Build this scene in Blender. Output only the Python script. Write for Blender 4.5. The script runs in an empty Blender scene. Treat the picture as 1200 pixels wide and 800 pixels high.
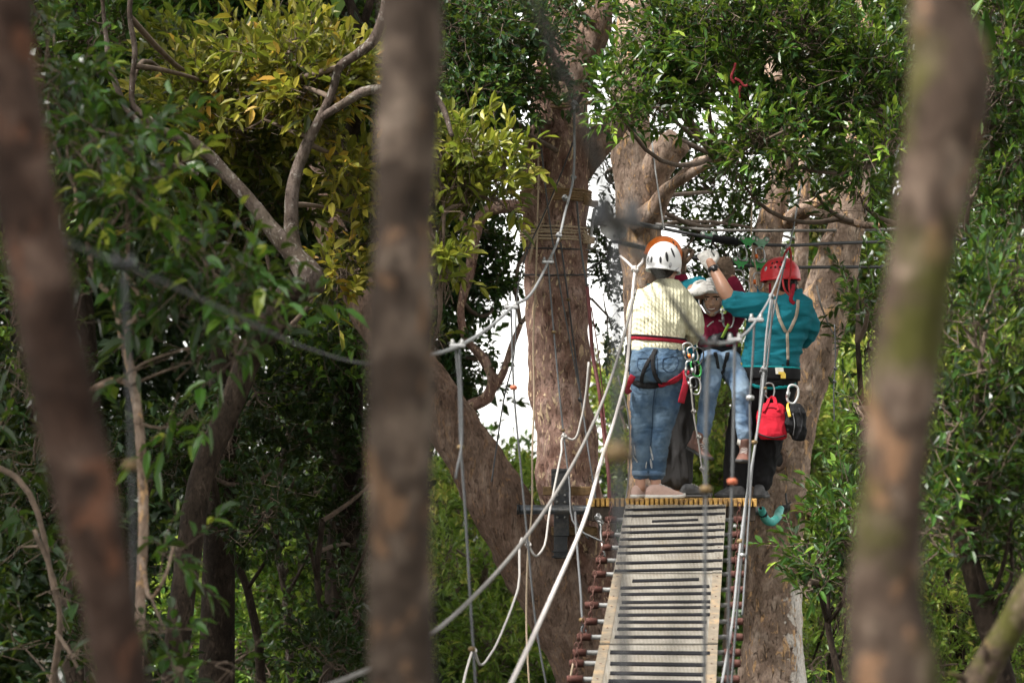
import bpy, bmesh, math, random
import numpy as np
from mathutils import Vector, Matrix, noise
from mathutils.bvhtree import BVHTree

random.seed(7)
RNG = np.random.default_rng(11)
scene = bpy.context.scene
COL = scene.collection
F = 100.0 / 36.0 * 1200.0
ZC = 5.0
HY = 590.0
CAM = Vector((0, 0, ZC))
V = Vector


def P(px, py, d):
    """world point seen at (px, py) of the photograph, d metres ahead of the camera"""
    return V(((px - 600.0) / F * d, d, ZC + (HY - py) / F * d))


def PX(n, d):
    return n * d / F


def ground_z(x, y):
    n = noise.noise(V((x * 0.12, y * 0.12, 3.1))) * 0.5 + noise.noise(V((x * 0.45, y * 0.45, 1.7))) * 0.12
    far = max(0.0, y - 45.0) * 0.02
    return 2.1 + n - min(far, 2.5)


# ------------------------------------------------------------------ materials
class NT:
    def __init__(self, name):
        self.m = bpy.data.materials.new(name)
        self.m.use_nodes = True
        self.t = self.m.node_tree
        self.t.nodes.clear()
        self.out = self.n('ShaderNodeOutputMaterial')

    def n(self, typ, **kw):
        nd = self.t.nodes.new(typ)
        for k, v in kw.items():
            if hasattr(nd, k):
                setattr(nd, k, v)
            else:
                nd.inputs[k.replace('_', ' ')].default_value = v
        return nd

    def l(self, a, b):
        self.t.links.new(a, b)

    def ramp(self, fac, stops, interp='LINEAR'):
        r = self.n('ShaderNodeValToRGB')
        cr = r.color_ramp
        cr.interpolation = interp
        while len(cr.elements) < len(stops):
            cr.elements.new(0.5)
        for e, (p, c) in zip(cr.elements, stops):
            e.position = p
            e.color = (c[0], c[1], c[2], 1) if not isinstance(c, (int, float)) else (c, c, c, 1)
        self.l(fac, r.inputs[0])
        return r.outputs[0]

    def coords(self, scale=(1, 1, 1)):
        tc = self.n('ShaderNodeTexCoord')
        mp = self.n('ShaderNodeMapping')
        mp.inputs['Scale'].default_value = scale
        self.l(tc.outputs['Object'], mp.inputs[0])
        return mp.outputs[0]

    def noise(self, vec, scale, detail=4, rough=0.55, dist=0.0):
        nn = self.n('ShaderNodeTexNoise')
        nn.inputs['Scale'].default_value = scale
        nn.inputs['Detail'].default_value = detail
        nn.inputs['Roughness'].default_value = rough
        nn.inputs['Distortion'].default_value = dist
        self.l(vec, nn.inputs['Vector'])
        return nn.outputs[0]

    def mix(self, fac, a, b, typ='MIX'):
        mx = self.n('ShaderNodeMix', data_type='RGBA', blend_type=typ)
        for sock, v in ((mx.inputs[0], fac), (mx.inputs[6], a), (mx.inputs[7], b)):
            if isinstance(v, (int, float)):
                sock.default_value = v
            elif isinstance(v, tuple):
                sock.default_value = (v[0], v[1], v[2], 1)
            else:
                self.l(v, sock)
        return mx.outputs[2]

    def math(self, op, a, b=0.0):
        mm = self.n('ShaderNodeMath', operation=op)
        for i, v in enumerate((a, b)):
            if isinstance(v, (int, float)):
                mm.inputs[i].default_value = v
            else:
                self.l(v, mm.inputs[i])
        return mm.outputs[0]

    def bump(self, h, strength=0.5, dist=0.01):
        b = self.n('ShaderNodeBump')
        b.inputs['Strength'].default_value = strength
        b.inputs['Distance'].default_value = dist
        self.l(h, b.inputs['Height'])
        return b.outputs[0]

    def bsdf(self, color, rough=0.6, metal=0.0, normal=None, spec=0.5):
        b = self.n('ShaderNodeBsdfPrincipled')
        for key, v in (('Base Color', color), ('Roughness', rough), ('Metallic', metal)):
            s = b.inputs[key]
            if isinstance(v, tuple):
                s.default_value = (v[0], v[1], v[2], 1)
            elif isinstance(v, (int, float)):
                s.default_value = v
            else:
                self.l(v, s)
        b.inputs['Specular IOR Level'].default_value = spec
        if normal is not None:
            self.l(normal, b.inputs['Normal'])
        return b

    def done(self, sh):
        self.l(sh.outputs[0] if hasattr(sh, 'outputs') else sh, self.out.inputs[0])
        return self.m


def plain(name, col, rough=0.5, metal=0.0, var=0.25, scale=30, bump=0.15, spec=0.5, wear=None):
    t = NT(name)
    c = t.coords()
    n = t.noise(c, scale, 5)
    lo = tuple(x * (1 - var) for x in col)
    hi = tuple(min(1, x * (1 + var)) for x in col)
    cc = t.ramp(n, [(0.3, lo), (0.7, hi)])
    if wear:
        w = t.ramp(t.noise(c, scale * 0.35, 6, 0.7), [(0.5, 0.0), (0.62, 1.0)])
        cc = t.mix(w, cc, wear)
    nb = t.bump(t.noise(c, scale * 4, 3), bump, 0.004)
    return t.done(t.bsdf(cc, rough, metal, nb, spec))


def fabric(name, col, weave=900, fold=14, fold_s=0.5, var=0.18, rough=0.85, fade=None, stretch=(1, 1, 1)):
    t = NT(name)
    c = t.coords(stretch)
    c0 = t.coords()
    n = t.noise(c, fold, 3, 0.5, 0.8)
    lo = tuple(x * (1 - var) for x in col)
    hi = tuple(min(1, x * (1 + var)) for x in col)
    cc = t.ramp(n, [(0.3, lo), (0.7, hi)])
    if fade:
        f = t.ramp(t.noise(c0, 7, 4, 0.6), [(0.42, 0.0), (0.66, 0.8)])
        cc = t.mix(f, cc, fade)
    h = t.math('ADD', t.math('MULTIPLY', n, 3.0), t.math('MULTIPLY', t.noise(c0, weave, 1), 0.35))
    return t.done(t.bsdf(cc, rough, 0, t.bump(h, fold_s, 0.02), 0.25))


def knit(name, col):
    t = NT(name)
    c = t.coords()
    w = t.n('ShaderNodeTexWave', wave_type='BANDS', bands_direction='X')
    w.inputs['Scale'].default_value = 14
    w.inputs['Distortion'].default_value = 1.6
    w.inputs['Detail Scale'].default_value = 3
    t.l(c, w.inputs['Vector'])
    w2 = t.n('ShaderNodeTexWave', wave_type='BANDS', bands_direction='DIAGONAL')
    w2.inputs['Scale'].default_value = 22
    w2.inputs['Distortion'].default_value = 0.6
    t.l(c, w2.inputs['Vector'])
    h = t.math('ADD', w.outputs['Fac'], t.math('MULTIPLY', w2.outputs['Fac'], 0.6))
    h = t.math('ADD', h, t.math('MULTIPLY', t.noise(c, 9, 3), 1.6))
    cc = t.ramp(w2.outputs['Fac'], [(0.0, tuple(x * 0.93 for x in col)), (0.7, col)])
    return t.done(t.bsdf(cc, 0.95, 0, t.bump(h, 0.55, 0.006), 0.15))


def bark(name, dark, mid, light, flake, scale=9.0, flake_amt=0.6, bump=0.8, zs=0.45, moss=0.0, flake_scale=20.0, dist=0.02, peel=None, blot=0.4):
    t = NT(name)
    c = t.coords((1, 1, zs))
    c1 = t.coords()
    n1 = t.noise(c, scale, 8, 0.62, 0.4)
    n2 = t.noise(c1, scale * 0.35, 4, 0.6, 0.3)
    base = t.ramp(n1, [(0.34, dark), (0.5, mid), (0.66, light)])
    tint = t.ramp(n2, [(0.35, tuple(x * 0.75 for x in mid)), (0.62, light)])
    base = t.mix(0.4, base, tint)
    blo = t.ramp(t.noise(c1, scale * 0.8, 2, 0.5, 0.8), [(0.44, 0.0), (0.54, 1.0)])
    base = t.mix(t.math('MULTIPLY', blo, blot), base, tuple(x * 0.5 for x in mid))
    vo = t.n('ShaderNodeTexNoise')
    vo.inputs['Scale'].default_value = flake_scale
    vo.inputs['Detail'].default_value = 6
    vo.inputs['Roughness'].default_value = 0.6
    vo.inputs['Distortion'].default_value = 1.2
    t.l(c, vo.inputs['Vector'])
    fm = t.ramp(vo.outputs[0], [(0.575, 0.0), (0.615, 1.0)])
    base = t.mix(t.math('MULTIPLY', fm, flake_amt), base, flake)
    # dark cracks running up the stem
    cr = t.ramp(t.noise(t.coords((1, 1, zs * 0.8)), scale * 3.2, 5, 0.65, 0.8), [(0.34, 1.0), (0.42, 0.0)])
    base = t.mix(t.math('MULTIPLY', cr, 0.5), base, tuple(x * 0.4 for x in dark))
    if peel:
        sx = t.n('ShaderNodeSeparateXYZ')
        t.l(c1, sx.inputs[0])
        wob = t.math('MULTIPLY', t.math('SUBTRACT', t.noise(c1, 9, 5, 0.65), 0.5), 0.34)
        mx = t.ramp(t.math('ADD', t.math('MULTIPLY', t.math('SUBTRACT', t.math('ADD', sx.outputs[0], wob), peel[0]), 18.0), 0.5), [(0.35, 0.0), (0.65, 1.0)])
        mz = t.ramp(t.math('ADD', t.math('MULTIPLY', t.math('SUBTRACT', peel[1], t.math('ADD', sx.outputs[2], wob)), 8.0), 0.5), [(0.3, 0.0), (0.7, 1.0)])
        pale = t.ramp(n1, [(0.3, (0.46, 0.37, 0.31)), (0.5, (0.70, 0.64, 0.58)), (0.7, (0.78, 0.74, 0.70))])
        base = t.mix(t.math('MULTIPLY', t.math('MULTIPLY', mx, mz), t.math('SUBTRACT', 1.0, t.math('MULTIPLY', fm, 0.8))), base, pale)
    if moss:
        mm = t.ramp(t.noise(c1, 4.0, 5, 0.65), [(0.48, 0.0), (0.60, 1.0)])
        base = t.mix(t.math('MULTIPLY', mm, moss), base, (0.045, 0.046, 0.008))
    fib = t.noise(t.coords((1, 1, zs * 1.1)), scale * 8, 6, 0.7, 0.3)
    base = t.mix(1.0, base, t.ramp(fib, [(0.3, 0.55), (0.5, 1.0), (0.7, 1.35)]), 'MULTIPLY')
    h = t.math('SUBTRACT', t.math('ADD', t.math('ADD', n1, t.math('MULTIPLY', fib, 0.5)), t.math('MULTIPLY', fm, 0.12)), t.math('MULTIPLY', cr, 0.4))
    return t.done(t.bsdf(base, 0.85, 0, t.bump(h, bump, dist), 0.12))


def leaf_mat(name, stops, rough=0.38, trans=0.3, spec=0.5):
    t = NT(name)
    a = t.n('ShaderNodeAttribute', attribute_name='tone')
    cc = t.ramp(a.outputs['Fac'], stops)
    b = t.bsdf(cc, rough, 0, None, spec)
    tr = t.n('ShaderNodeBsdfTranslucent')
    br = t.mix(0.5, cc, (0.22, 0.30, 0.03))
    t.l(br, tr.inputs[0])
    ms = t.n('ShaderNodeMixShader')
    ms.inputs[0].default_value = trans
    t.l(b.outputs[0], ms.inputs[1])
    t.l(tr.outputs[0], ms.inputs[2])
    return t.done(ms)


M = {}
M['bark_main'] = bark('bark_main', (0.070, 0.030, 0.021), (0.255, 0.142, 0.108), (0.46, 0.335, 0.285), (0.66, 0.50, 0.33), 12, 0.9, 1.3, flake_scale=24.0)
M['bark_tan'] = bark('bark_tan', (0.085, 0.048, 0.033), (0.34, 0.235, 0.175), (0.56, 0.45, 0.37), (0.64, 0.40, 0.21), 11, 0.85, 1.2)
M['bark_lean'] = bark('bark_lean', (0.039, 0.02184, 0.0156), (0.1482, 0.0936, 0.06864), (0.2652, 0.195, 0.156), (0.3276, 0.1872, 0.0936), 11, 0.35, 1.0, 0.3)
M['bark_pale'] = bark('bark_pale', (0.021, 0.0144, 0.0108), (0.069, 0.0492, 0.0396), (0.144, 0.117, 0.102), (0.24, 0.222, 0.198), 12, 0.7, 0.6, 0.7, 0.15)
M['bark_front'] = bark('bark_front', (0.01008, 0.00648, 0.00432), (0.0576, 0.04032, 0.03024), (0.1944, 0.1512, 0.1188), (0.1872, 0.108, 0.0612), 9, 0.6, 0.6, 0.7, 0.0, 9.0, blot=0.8)
M['bark_red'] = bark('bark_red', (0.00624, 0.00312, 0.00234), (0.03744, 0.02028, 0.01404), (0.1326, 0.0897, 0.0702), (0.1482, 0.0663, 0.039), 9, 0.6, 0.6, 0.7, 0.0, 9.0, blot=0.8)
M['bark_mossy'] = bark('bark_mossy', (0.00936, 0.00546, 0.0039), (0.0663, 0.04368, 0.0312), (0.2262, 0.1716, 0.1326), (0.2184, 0.1209, 0.0663), 9, 0.6, 0.6, 0.7, 0.9, 9.0, blot=0.8)
M['bark_dark'] = bark('bark_dark', (0.010, 0.007, 0.005), (0.026, 0.018, 0.013), (0.065, 0.048, 0.036), (0.10, 0.075, 0.055), 10, 0.35, 0.8)
M['bark_twig'] = plain('bark_twig', (0.10, 0.07, 0.05), 0.9, 0, 0.4, 25)
M['white_bark'] = bark('white_bark', (0.50, 0.42, 0.35), (0.74, 0.70, 0.65), (0.80, 0.77, 0.73), (0.34, 0.19, 0.12), 8, 0.8, 0.2, 0.5, 0, 12)

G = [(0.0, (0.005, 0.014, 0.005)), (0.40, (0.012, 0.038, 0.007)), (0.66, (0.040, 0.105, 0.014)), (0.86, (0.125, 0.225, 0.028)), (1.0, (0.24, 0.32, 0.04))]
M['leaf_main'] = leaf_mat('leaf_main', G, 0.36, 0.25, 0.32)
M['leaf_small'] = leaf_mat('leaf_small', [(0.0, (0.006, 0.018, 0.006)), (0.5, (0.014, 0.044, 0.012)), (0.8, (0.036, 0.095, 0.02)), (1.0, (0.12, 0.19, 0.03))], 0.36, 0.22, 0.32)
M['leaf_gloss'] = leaf_mat('leaf_gloss', [(0.0, (0.003, 0.010, 0.003)), (0.5, (0.009, 0.038, 0.005)), (0.85, (0.040, 0.125, 0.010)), (1.0, (0.24, 0.27, 0.03))], 0.33, 0.25, 0.38)
M['leaf_olive'] = leaf_mat('leaf_olive', [(0.0, (0.008, 0.016, 0.004)), (0.3, (0.034, 0.048, 0.008)), (0.6, (0.138, 0.135, 0.016)), (0.88, (0.29, 0.245, 0.028)), (1.0, (0.40, 0.23, 0.03))], 0.45, 0.32, 0.35)
M['leaf_lime'] = leaf_mat('leaf_lime', [(0.0, (0.020, 0.032, 0.006)), (0.4, (0.10, 0.125, 0.014)), (0.85, (0.30, 0.29, 0.035)), (1.0, (0.42, 0.36, 0.07))], 0.42, 0.35, 0.35)
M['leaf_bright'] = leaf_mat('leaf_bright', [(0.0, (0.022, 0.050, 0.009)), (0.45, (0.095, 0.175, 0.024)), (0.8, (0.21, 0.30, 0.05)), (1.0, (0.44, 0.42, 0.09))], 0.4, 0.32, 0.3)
M['leaf_shade'] = leaf_mat('leaf_shade', [(0.0, (0.005, 0.011, 0.004)), (0.6, (0.009, 0.024, 0.007)), (0.92, (0.022, 0.055, 0.014)), (1.0, (0.09, 0.14, 0.03))], 0.42, 0.15, 0.2)  # leaf greens darkened to stand in for deep shade
M['leaf_yellow'] = leaf_mat('leaf_yellow', [(0.0, (0.06, 0.075, 0.015)), (0.5, (0.20, 0.18, 0.04)), (1.0, (0.42, 0.33, 0.07))], 0.5, 0.35)

M['steel'] = plain('steel', (0.36, 0.36, 0.36), 0.42, 0.7, 0.3, 60)
M['cable'] = plain('cable', (0.085, 0.088, 0.092), 0.6, 0.2, 0.4, 200, 0.6)
M['loop_rope'] = plain('loop_rope', (0.30, 0.285, 0.27), 0.9, 0, 0.25, 180, 0.6)
M['wire_rope'] = plain('wire_rope', (0.22, 0.225, 0.23), 0.55, 0.3, 0.4, 220, 0.8)
M['old_brass'] = plain('old_brass', (0.13, 0.085, 0.035), 0.55, 0.4)
M['dark_cable'] = plain('dark_cable', (0.035, 0.036, 0.04), 0.5, 0.2, 0.3, 150, 0.4)
M['grey_rope'] = plain('grey_rope', (0.17, 0.16, 0.15), 0.9, 0, 0.25, 180, 0.6)
M['white_rope'] = plain('white_rope', (0.50, 0.46, 0.44), 0.9, 0, 0.15, 180, 0.6)
M['tan_rope'] = plain('tan_rope', (0.40, 0.31, 0.22), 0.9, 0, 0.3, 120, 0.6)
M['brown_rope'] = plain('brown_rope', (0.20, 0.125, 0.06), 0.9, 0, 0.35, 90, 0.7)
M['red_rope'] = plain('red_rope', (0.42, 0.03, 0.035), 0.8, 0, 0.2, 120, 0.4)
M['ribbon_red'] = plain('ribbon_red', (0.20, 0.008, 0.015), 0.7)
M['red_hose'] = plain('red_hose', (0.15, 0.04, 0.04), 0.6, 0, 0.3, 40)
M['brass'] = plain('brass', (0.36, 0.23, 0.08), 0.45, 0.6, 0.3, 60)
M['orange_knot'] = plain('orange_knot', (0.38, 0.10, 0.045), 0.7, 0, 0.3, 60)
M['rust'] = plain('rust', (0.066, 0.025, 0.019), 0.85, 0.1, 0.4, 40, 0.5, 0.3, (0.10, 0.05, 0.04))
M['galv'] = plain('galv', (0.20, 0.20, 0.195), 0.55, 0.5, 0.2, 40)
M['black_steel'] = plain('black_steel', (0.028, 0.03, 0.034), 0.45, 0.5, 0.4, 30, 0.2, 0.5, (0.07, 0.065, 0.06))
M['grey_pipe'] = plain('grey_pipe', (0.085, 0.095, 0.11), 0.4, 0.6, 0.3, 25, 0.2, 0.5, (0.15, 0.14, 0.13))
M['yellow_wood'] = plain('yellow_wood', (0.40, 0.235, 0.065), 0.75, 0, 0.4, 60, 0.4, 0.3, (0.22, 0.13, 0.06))
M['old_wood'] = plain('old_wood', (0.15, 0.098, 0.05), 0.85, 0, 0.4, 35, 0.6, 0.2)
M['dark_wood'] = plain('dark_wood', (0.05, 0.038, 0.03), 0.85, 0, 0.4, 35, 0.5, 0.2)
M['grip'] = plain('grip', (0.010, 0.010, 0.012), 0.9, 0, 0.3, 150, 0.5, 0.1)  # black of the grip strips, also of the uppermost panel's dark strips
M['flange'] = plain('flange', (0.165, 0.138, 0.104), 0.65, 0.2, 0.25, 26, 0.3, 0.4, (0.28, 0.20, 0.12))


def deck_mat():
    t = NT('tread_plate')
    c = t.coords()
    n = t.noise(c, 9, 6, 0.65)
    cc = t.ramp(n, [(0.3, (0.13, 0.115, 0.094)), (0.55, (0.205, 0.188, 0.160)), (0.75, (0.29, 0.268, 0.235))])
    st = t.ramp(t.noise(c, 3.2, 6, 0.7, 0.5), [(0.52, 0.0), (0.70, 0.7)])
    cc = t.mix(st, cc, (0.17, 0.135, 0.09))
    w = t.n('ShaderNodeTexWave', wave_type='BANDS', bands_direction='X')
    w.inputs['Scale'].default_value = 16
    t.l(c, w.inputs['Vector'])
    w2 = t.n('ShaderNodeTexWave', wave_type='BANDS', bands_direction='Y')
    w2.inputs['Scale'].default_value = 11
    t.l(c, w2.inputs['Vector'])
    h = t.math('MULTIPLY', w.outputs['Fac'], w2.outputs['Fac'])
    hc = t.ramp(h, [(0.35, 0.0), (0.5, 1.0)])
    cc = t.mix(t.math('MULTIPLY', hc, 0.45), cc, (0.38, 0.36, 0.325))
    return t.done(t.bsdf(cc, 0.5, 0.25, t.bump(hc, 0.8, 0.006), 0.5))


M['deck'] = deck_mat()
M['knit'] = knit('knit', (0.64, 0.61, 0.44))
M['denim'] = fabric('denim', (0.045, 0.085, 0.145), 700, 9, 0.5, 0.25, 0.9, (0.14, 0.205, 0.275), (1, 1, 1.5))
M['denim_light'] = fabric('denim_light', (0.085, 0.145, 0.24), 700, 9, 0.5, 0.25, 0.9, (0.27, 0.36, 0.46), (1, 1, 1.5))
M['teal'] = fabric('teal_shirt', (0.012, 0.20, 0.262), 900, 6, 0.6, 0.2, 0.8, None, (0.6, 0.6, 2.2))
M['maroon'] = fabric('maroon_shirt', (0.235, 0.014, 0.046), 900, 8, 0.55, 0.25, 0.85)
M['grey_cloth'] = fabric('grey_cloth', (0.034, 0.033, 0.034), 900, 7, 0.6, 0.2, 0.8, None, (1.6, 1.6, 0.8))
M['black_cloth'] = fabric('black_cloth', (0.011, 0.011, 0.013), 900, 8, 0.6, 0.25, 0.8)
M['black_web'] = fabric('black_web', (0.015, 0.015, 0.017), 800, 30, 0.2)
M['red_web'] = fabric('red_web', (0.30, 0.015, 0.03), 800, 30, 0.2)
M['teal_web'] = fabric('teal_web', (0.01, 0.30, 0.32), 800, 30, 0.2)
M['beige_web'] = fabric('beige_web', (0.42, 0.36, 0.29), 800, 30, 0.2)
M['red_bag'] = fabric('red_bag_cloth', (0.50, 0.012, 0.03), 900, 10, 0.5, 0.15)
M['white_glove'] = fabric('white_glove', (0.62, 0.60, 0.57), 700, 30, 0.4, 0.15)
M['brown_glove'] = fabric('brown_glove', (0.15, 0.105, 0.075), 700, 25, 0.5, 0.35)
M['pink_shoe'] = fabric('pink_shoe', (0.55, 0.38, 0.33), 500, 20, 0.3, 0.1)
M['white_sole'] = plain('white_sole', (0.72, 0.70, 0.67), 0.6, 0, 0.1)
M['dark_shoe'] = fabric('dark_shoe', (0.035, 0.036, 0.038), 500, 20, 0.4, 0.3)
M['grey_shoe'] = fabric('grey_shoe', (0.10, 0.10, 0.105), 500, 20, 0.4, 0.3)
M['dark_sole'] = plain('dark_sole', (0.03, 0.03, 0.03), 0.7)
M['brown_boot'] = plain('brown_boot', (0.12, 0.055, 0.04), 0.55, 0, 0.35, 35, 0.4)
M['grey_sock'] = fabric('grey_sock', (0.28, 0.28, 0.30), 600, 30, 0.5)
M['white_shell'] = plain('white_shell', (0.76, 0.76, 0.77), 0.3, 0, 0.04, 12, 0.02)
M['orange_shell'] = plain('orange_shell', (0.75, 0.17, 0.02), 0.32, 0, 0.06, 12, 0.02)
M['red_shell'] = plain('red_shell', (0.55, 0.02, 0.03), 0.35, 0, 0.08, 12, 0.03)
M['hole'] = plain('vent_black', (0.012, 0.012, 0.014), 0.7)
M['silver_trim'] = plain('silver_trim', (0.38, 0.38, 0.40), 0.4, 0.3)
M['green_metal'] = plain('green_metal', (0.03, 0.24, 0.055), 0.33, 0.35, 0.2, 50, 0.1)
M['pale_green_metal'] = plain('pale_green_metal', (0.15, 0.30, 0.20), 0.35, 0.4, 0.2, 50, 0.1)
M['white_plate'] = plain('white_plate', (0.62, 0.62, 0.62), 0.4, 0.3, 0.15, 30)
M['turquoise'] = plain('turquoise_foam', (0.07, 0.40, 0.36), 0.6, 0, 0.25, 20, 0.3, 0.4, (0.20, 0.50, 0.46))
M['hair'] = fabric('dark_hair', (0.018, 0.012, 0.01), 500, 60, 0.8, 0.4, 0.5)
M['yellow_tag'] = plain('yellow_tag', (0.65, 0.45, 0.06), 0.5)
M['white_tag'] = plain('white_tag', (0.70, 0.68, 0.62), 0.6)
M['orange_clip'] = plain('orange_clip', (0.65, 0.14, 0.02), 0.4, 0.4)
M['blue_sling'] = fabric('blue_sling', (0.04, 0.16, 0.26), 700, 30, 0.2)
M['lime_sling'] = fabric('lime_sling', (0.22, 0.33, 0.05), 700, 30, 0.2)
M['watch'] = plain('watch_black', (0.015, 0.015, 0.017), 0.35)


def skin_mat(name, col, lips):
    t = NT(name)
    c = t.coords()
    cc = t.ramp(t.noise(c, 22, 4), [(0.3, tuple(x * 0.88 for x in col)), (0.7, col)])
    b = t.bsdf(cc, 0.48, 0, t.bump(t.noise(c, 160, 3), 0.1, 0.003), 0.4)
    b.inputs['Subsurface Weight'].default_value = 0.12
    b.inputs['Subsurface Radius'].default_value = (0.012, 0.005, 0.003)
    b.inputs['Subsurface Scale'].default_value = 0.5
    return t.done(b)


M['skin'] = skin_mat('skin', (0.46, 0.26, 0.185), None)
M['skin_tan'] = skin_mat('skin_tan', (0.42, 0.23, 0.155), None)
M['skin_rider_lit'] = skin_mat('skin_rider_lit', (0.54, 0.32, 0.22), None)  # skin lightened to stand in for light on the rider's shaded face
M['frayed'] = fabric('frayed_cotton', (0.50, 0.52, 0.54), 600, 80, 0.8, 0.3)
M['seam'] = fabric('dark_denim_seam', (0.022, 0.042, 0.078), 600, 40, 0.4)
M['lip'] = plain('lip', (0.24, 0.075, 0.06), 0.5, 0, 0.1)
M['eye_dark'] = plain('eye_dark', (0.02, 0.013, 0.01), 0.25, 0, 0.1)
M['teeth'] = plain('teeth', (0.66, 0.62, 0.55), 0.35, 0, 0.05)


# ------------------------------------------------------------------ mesh helpers
def catmull(pts, sub, knots=None):
    """smooth curve through pts; knots = curve length at each point, so uneven spacing never overshoots"""
    n = len(pts)
    if n < 3 or sub <= 1:
        if n == 2 and sub > 1:
            return [pts[0].lerp(pts[1], i / sub) for i in range(sub + 1)], knots
        return list(pts), knots
    if knots is None:
        knots = [0.0]
        for a, b in zip(pts[:-1], pts[1:]):
            knots.append(knots[-1] + max(1e-6, (b - a).length))
    tg = []
    for i in range(n):
        a, b = max(0, i - 1), min(n - 1, i + 1)
        if 0 < i < n - 1:
            h0, h1 = knots[i] - knots[i - 1], knots[i + 1] - knots[i]
            tg.append(((pts[i] - pts[i - 1]) / h0 * h1 + (pts[i + 1] - pts[i]) / h1 * h0) / (h0 + h1))
        else:
            tg.append((pts[b] - pts[a]) / (knots[b] - knots[a]))
    out = []
    for i in range(n - 1):
        h = knots[i + 1] - knots[i]
        for k in range(sub):
            t = k / sub
            t2, t3 = t * t, t * t * t
            out.append(pts[i] * (2 * t3 - 3 * t2 + 1) + tg[i] * (h * (t3 - 2 * t2 + t)) + pts[i + 1] * (3 * t2 - 2 * t3) + tg[i + 1] * (h * (t3 - t2)))
    out.append(pts[-1].copy())
    return out, knots


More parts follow.
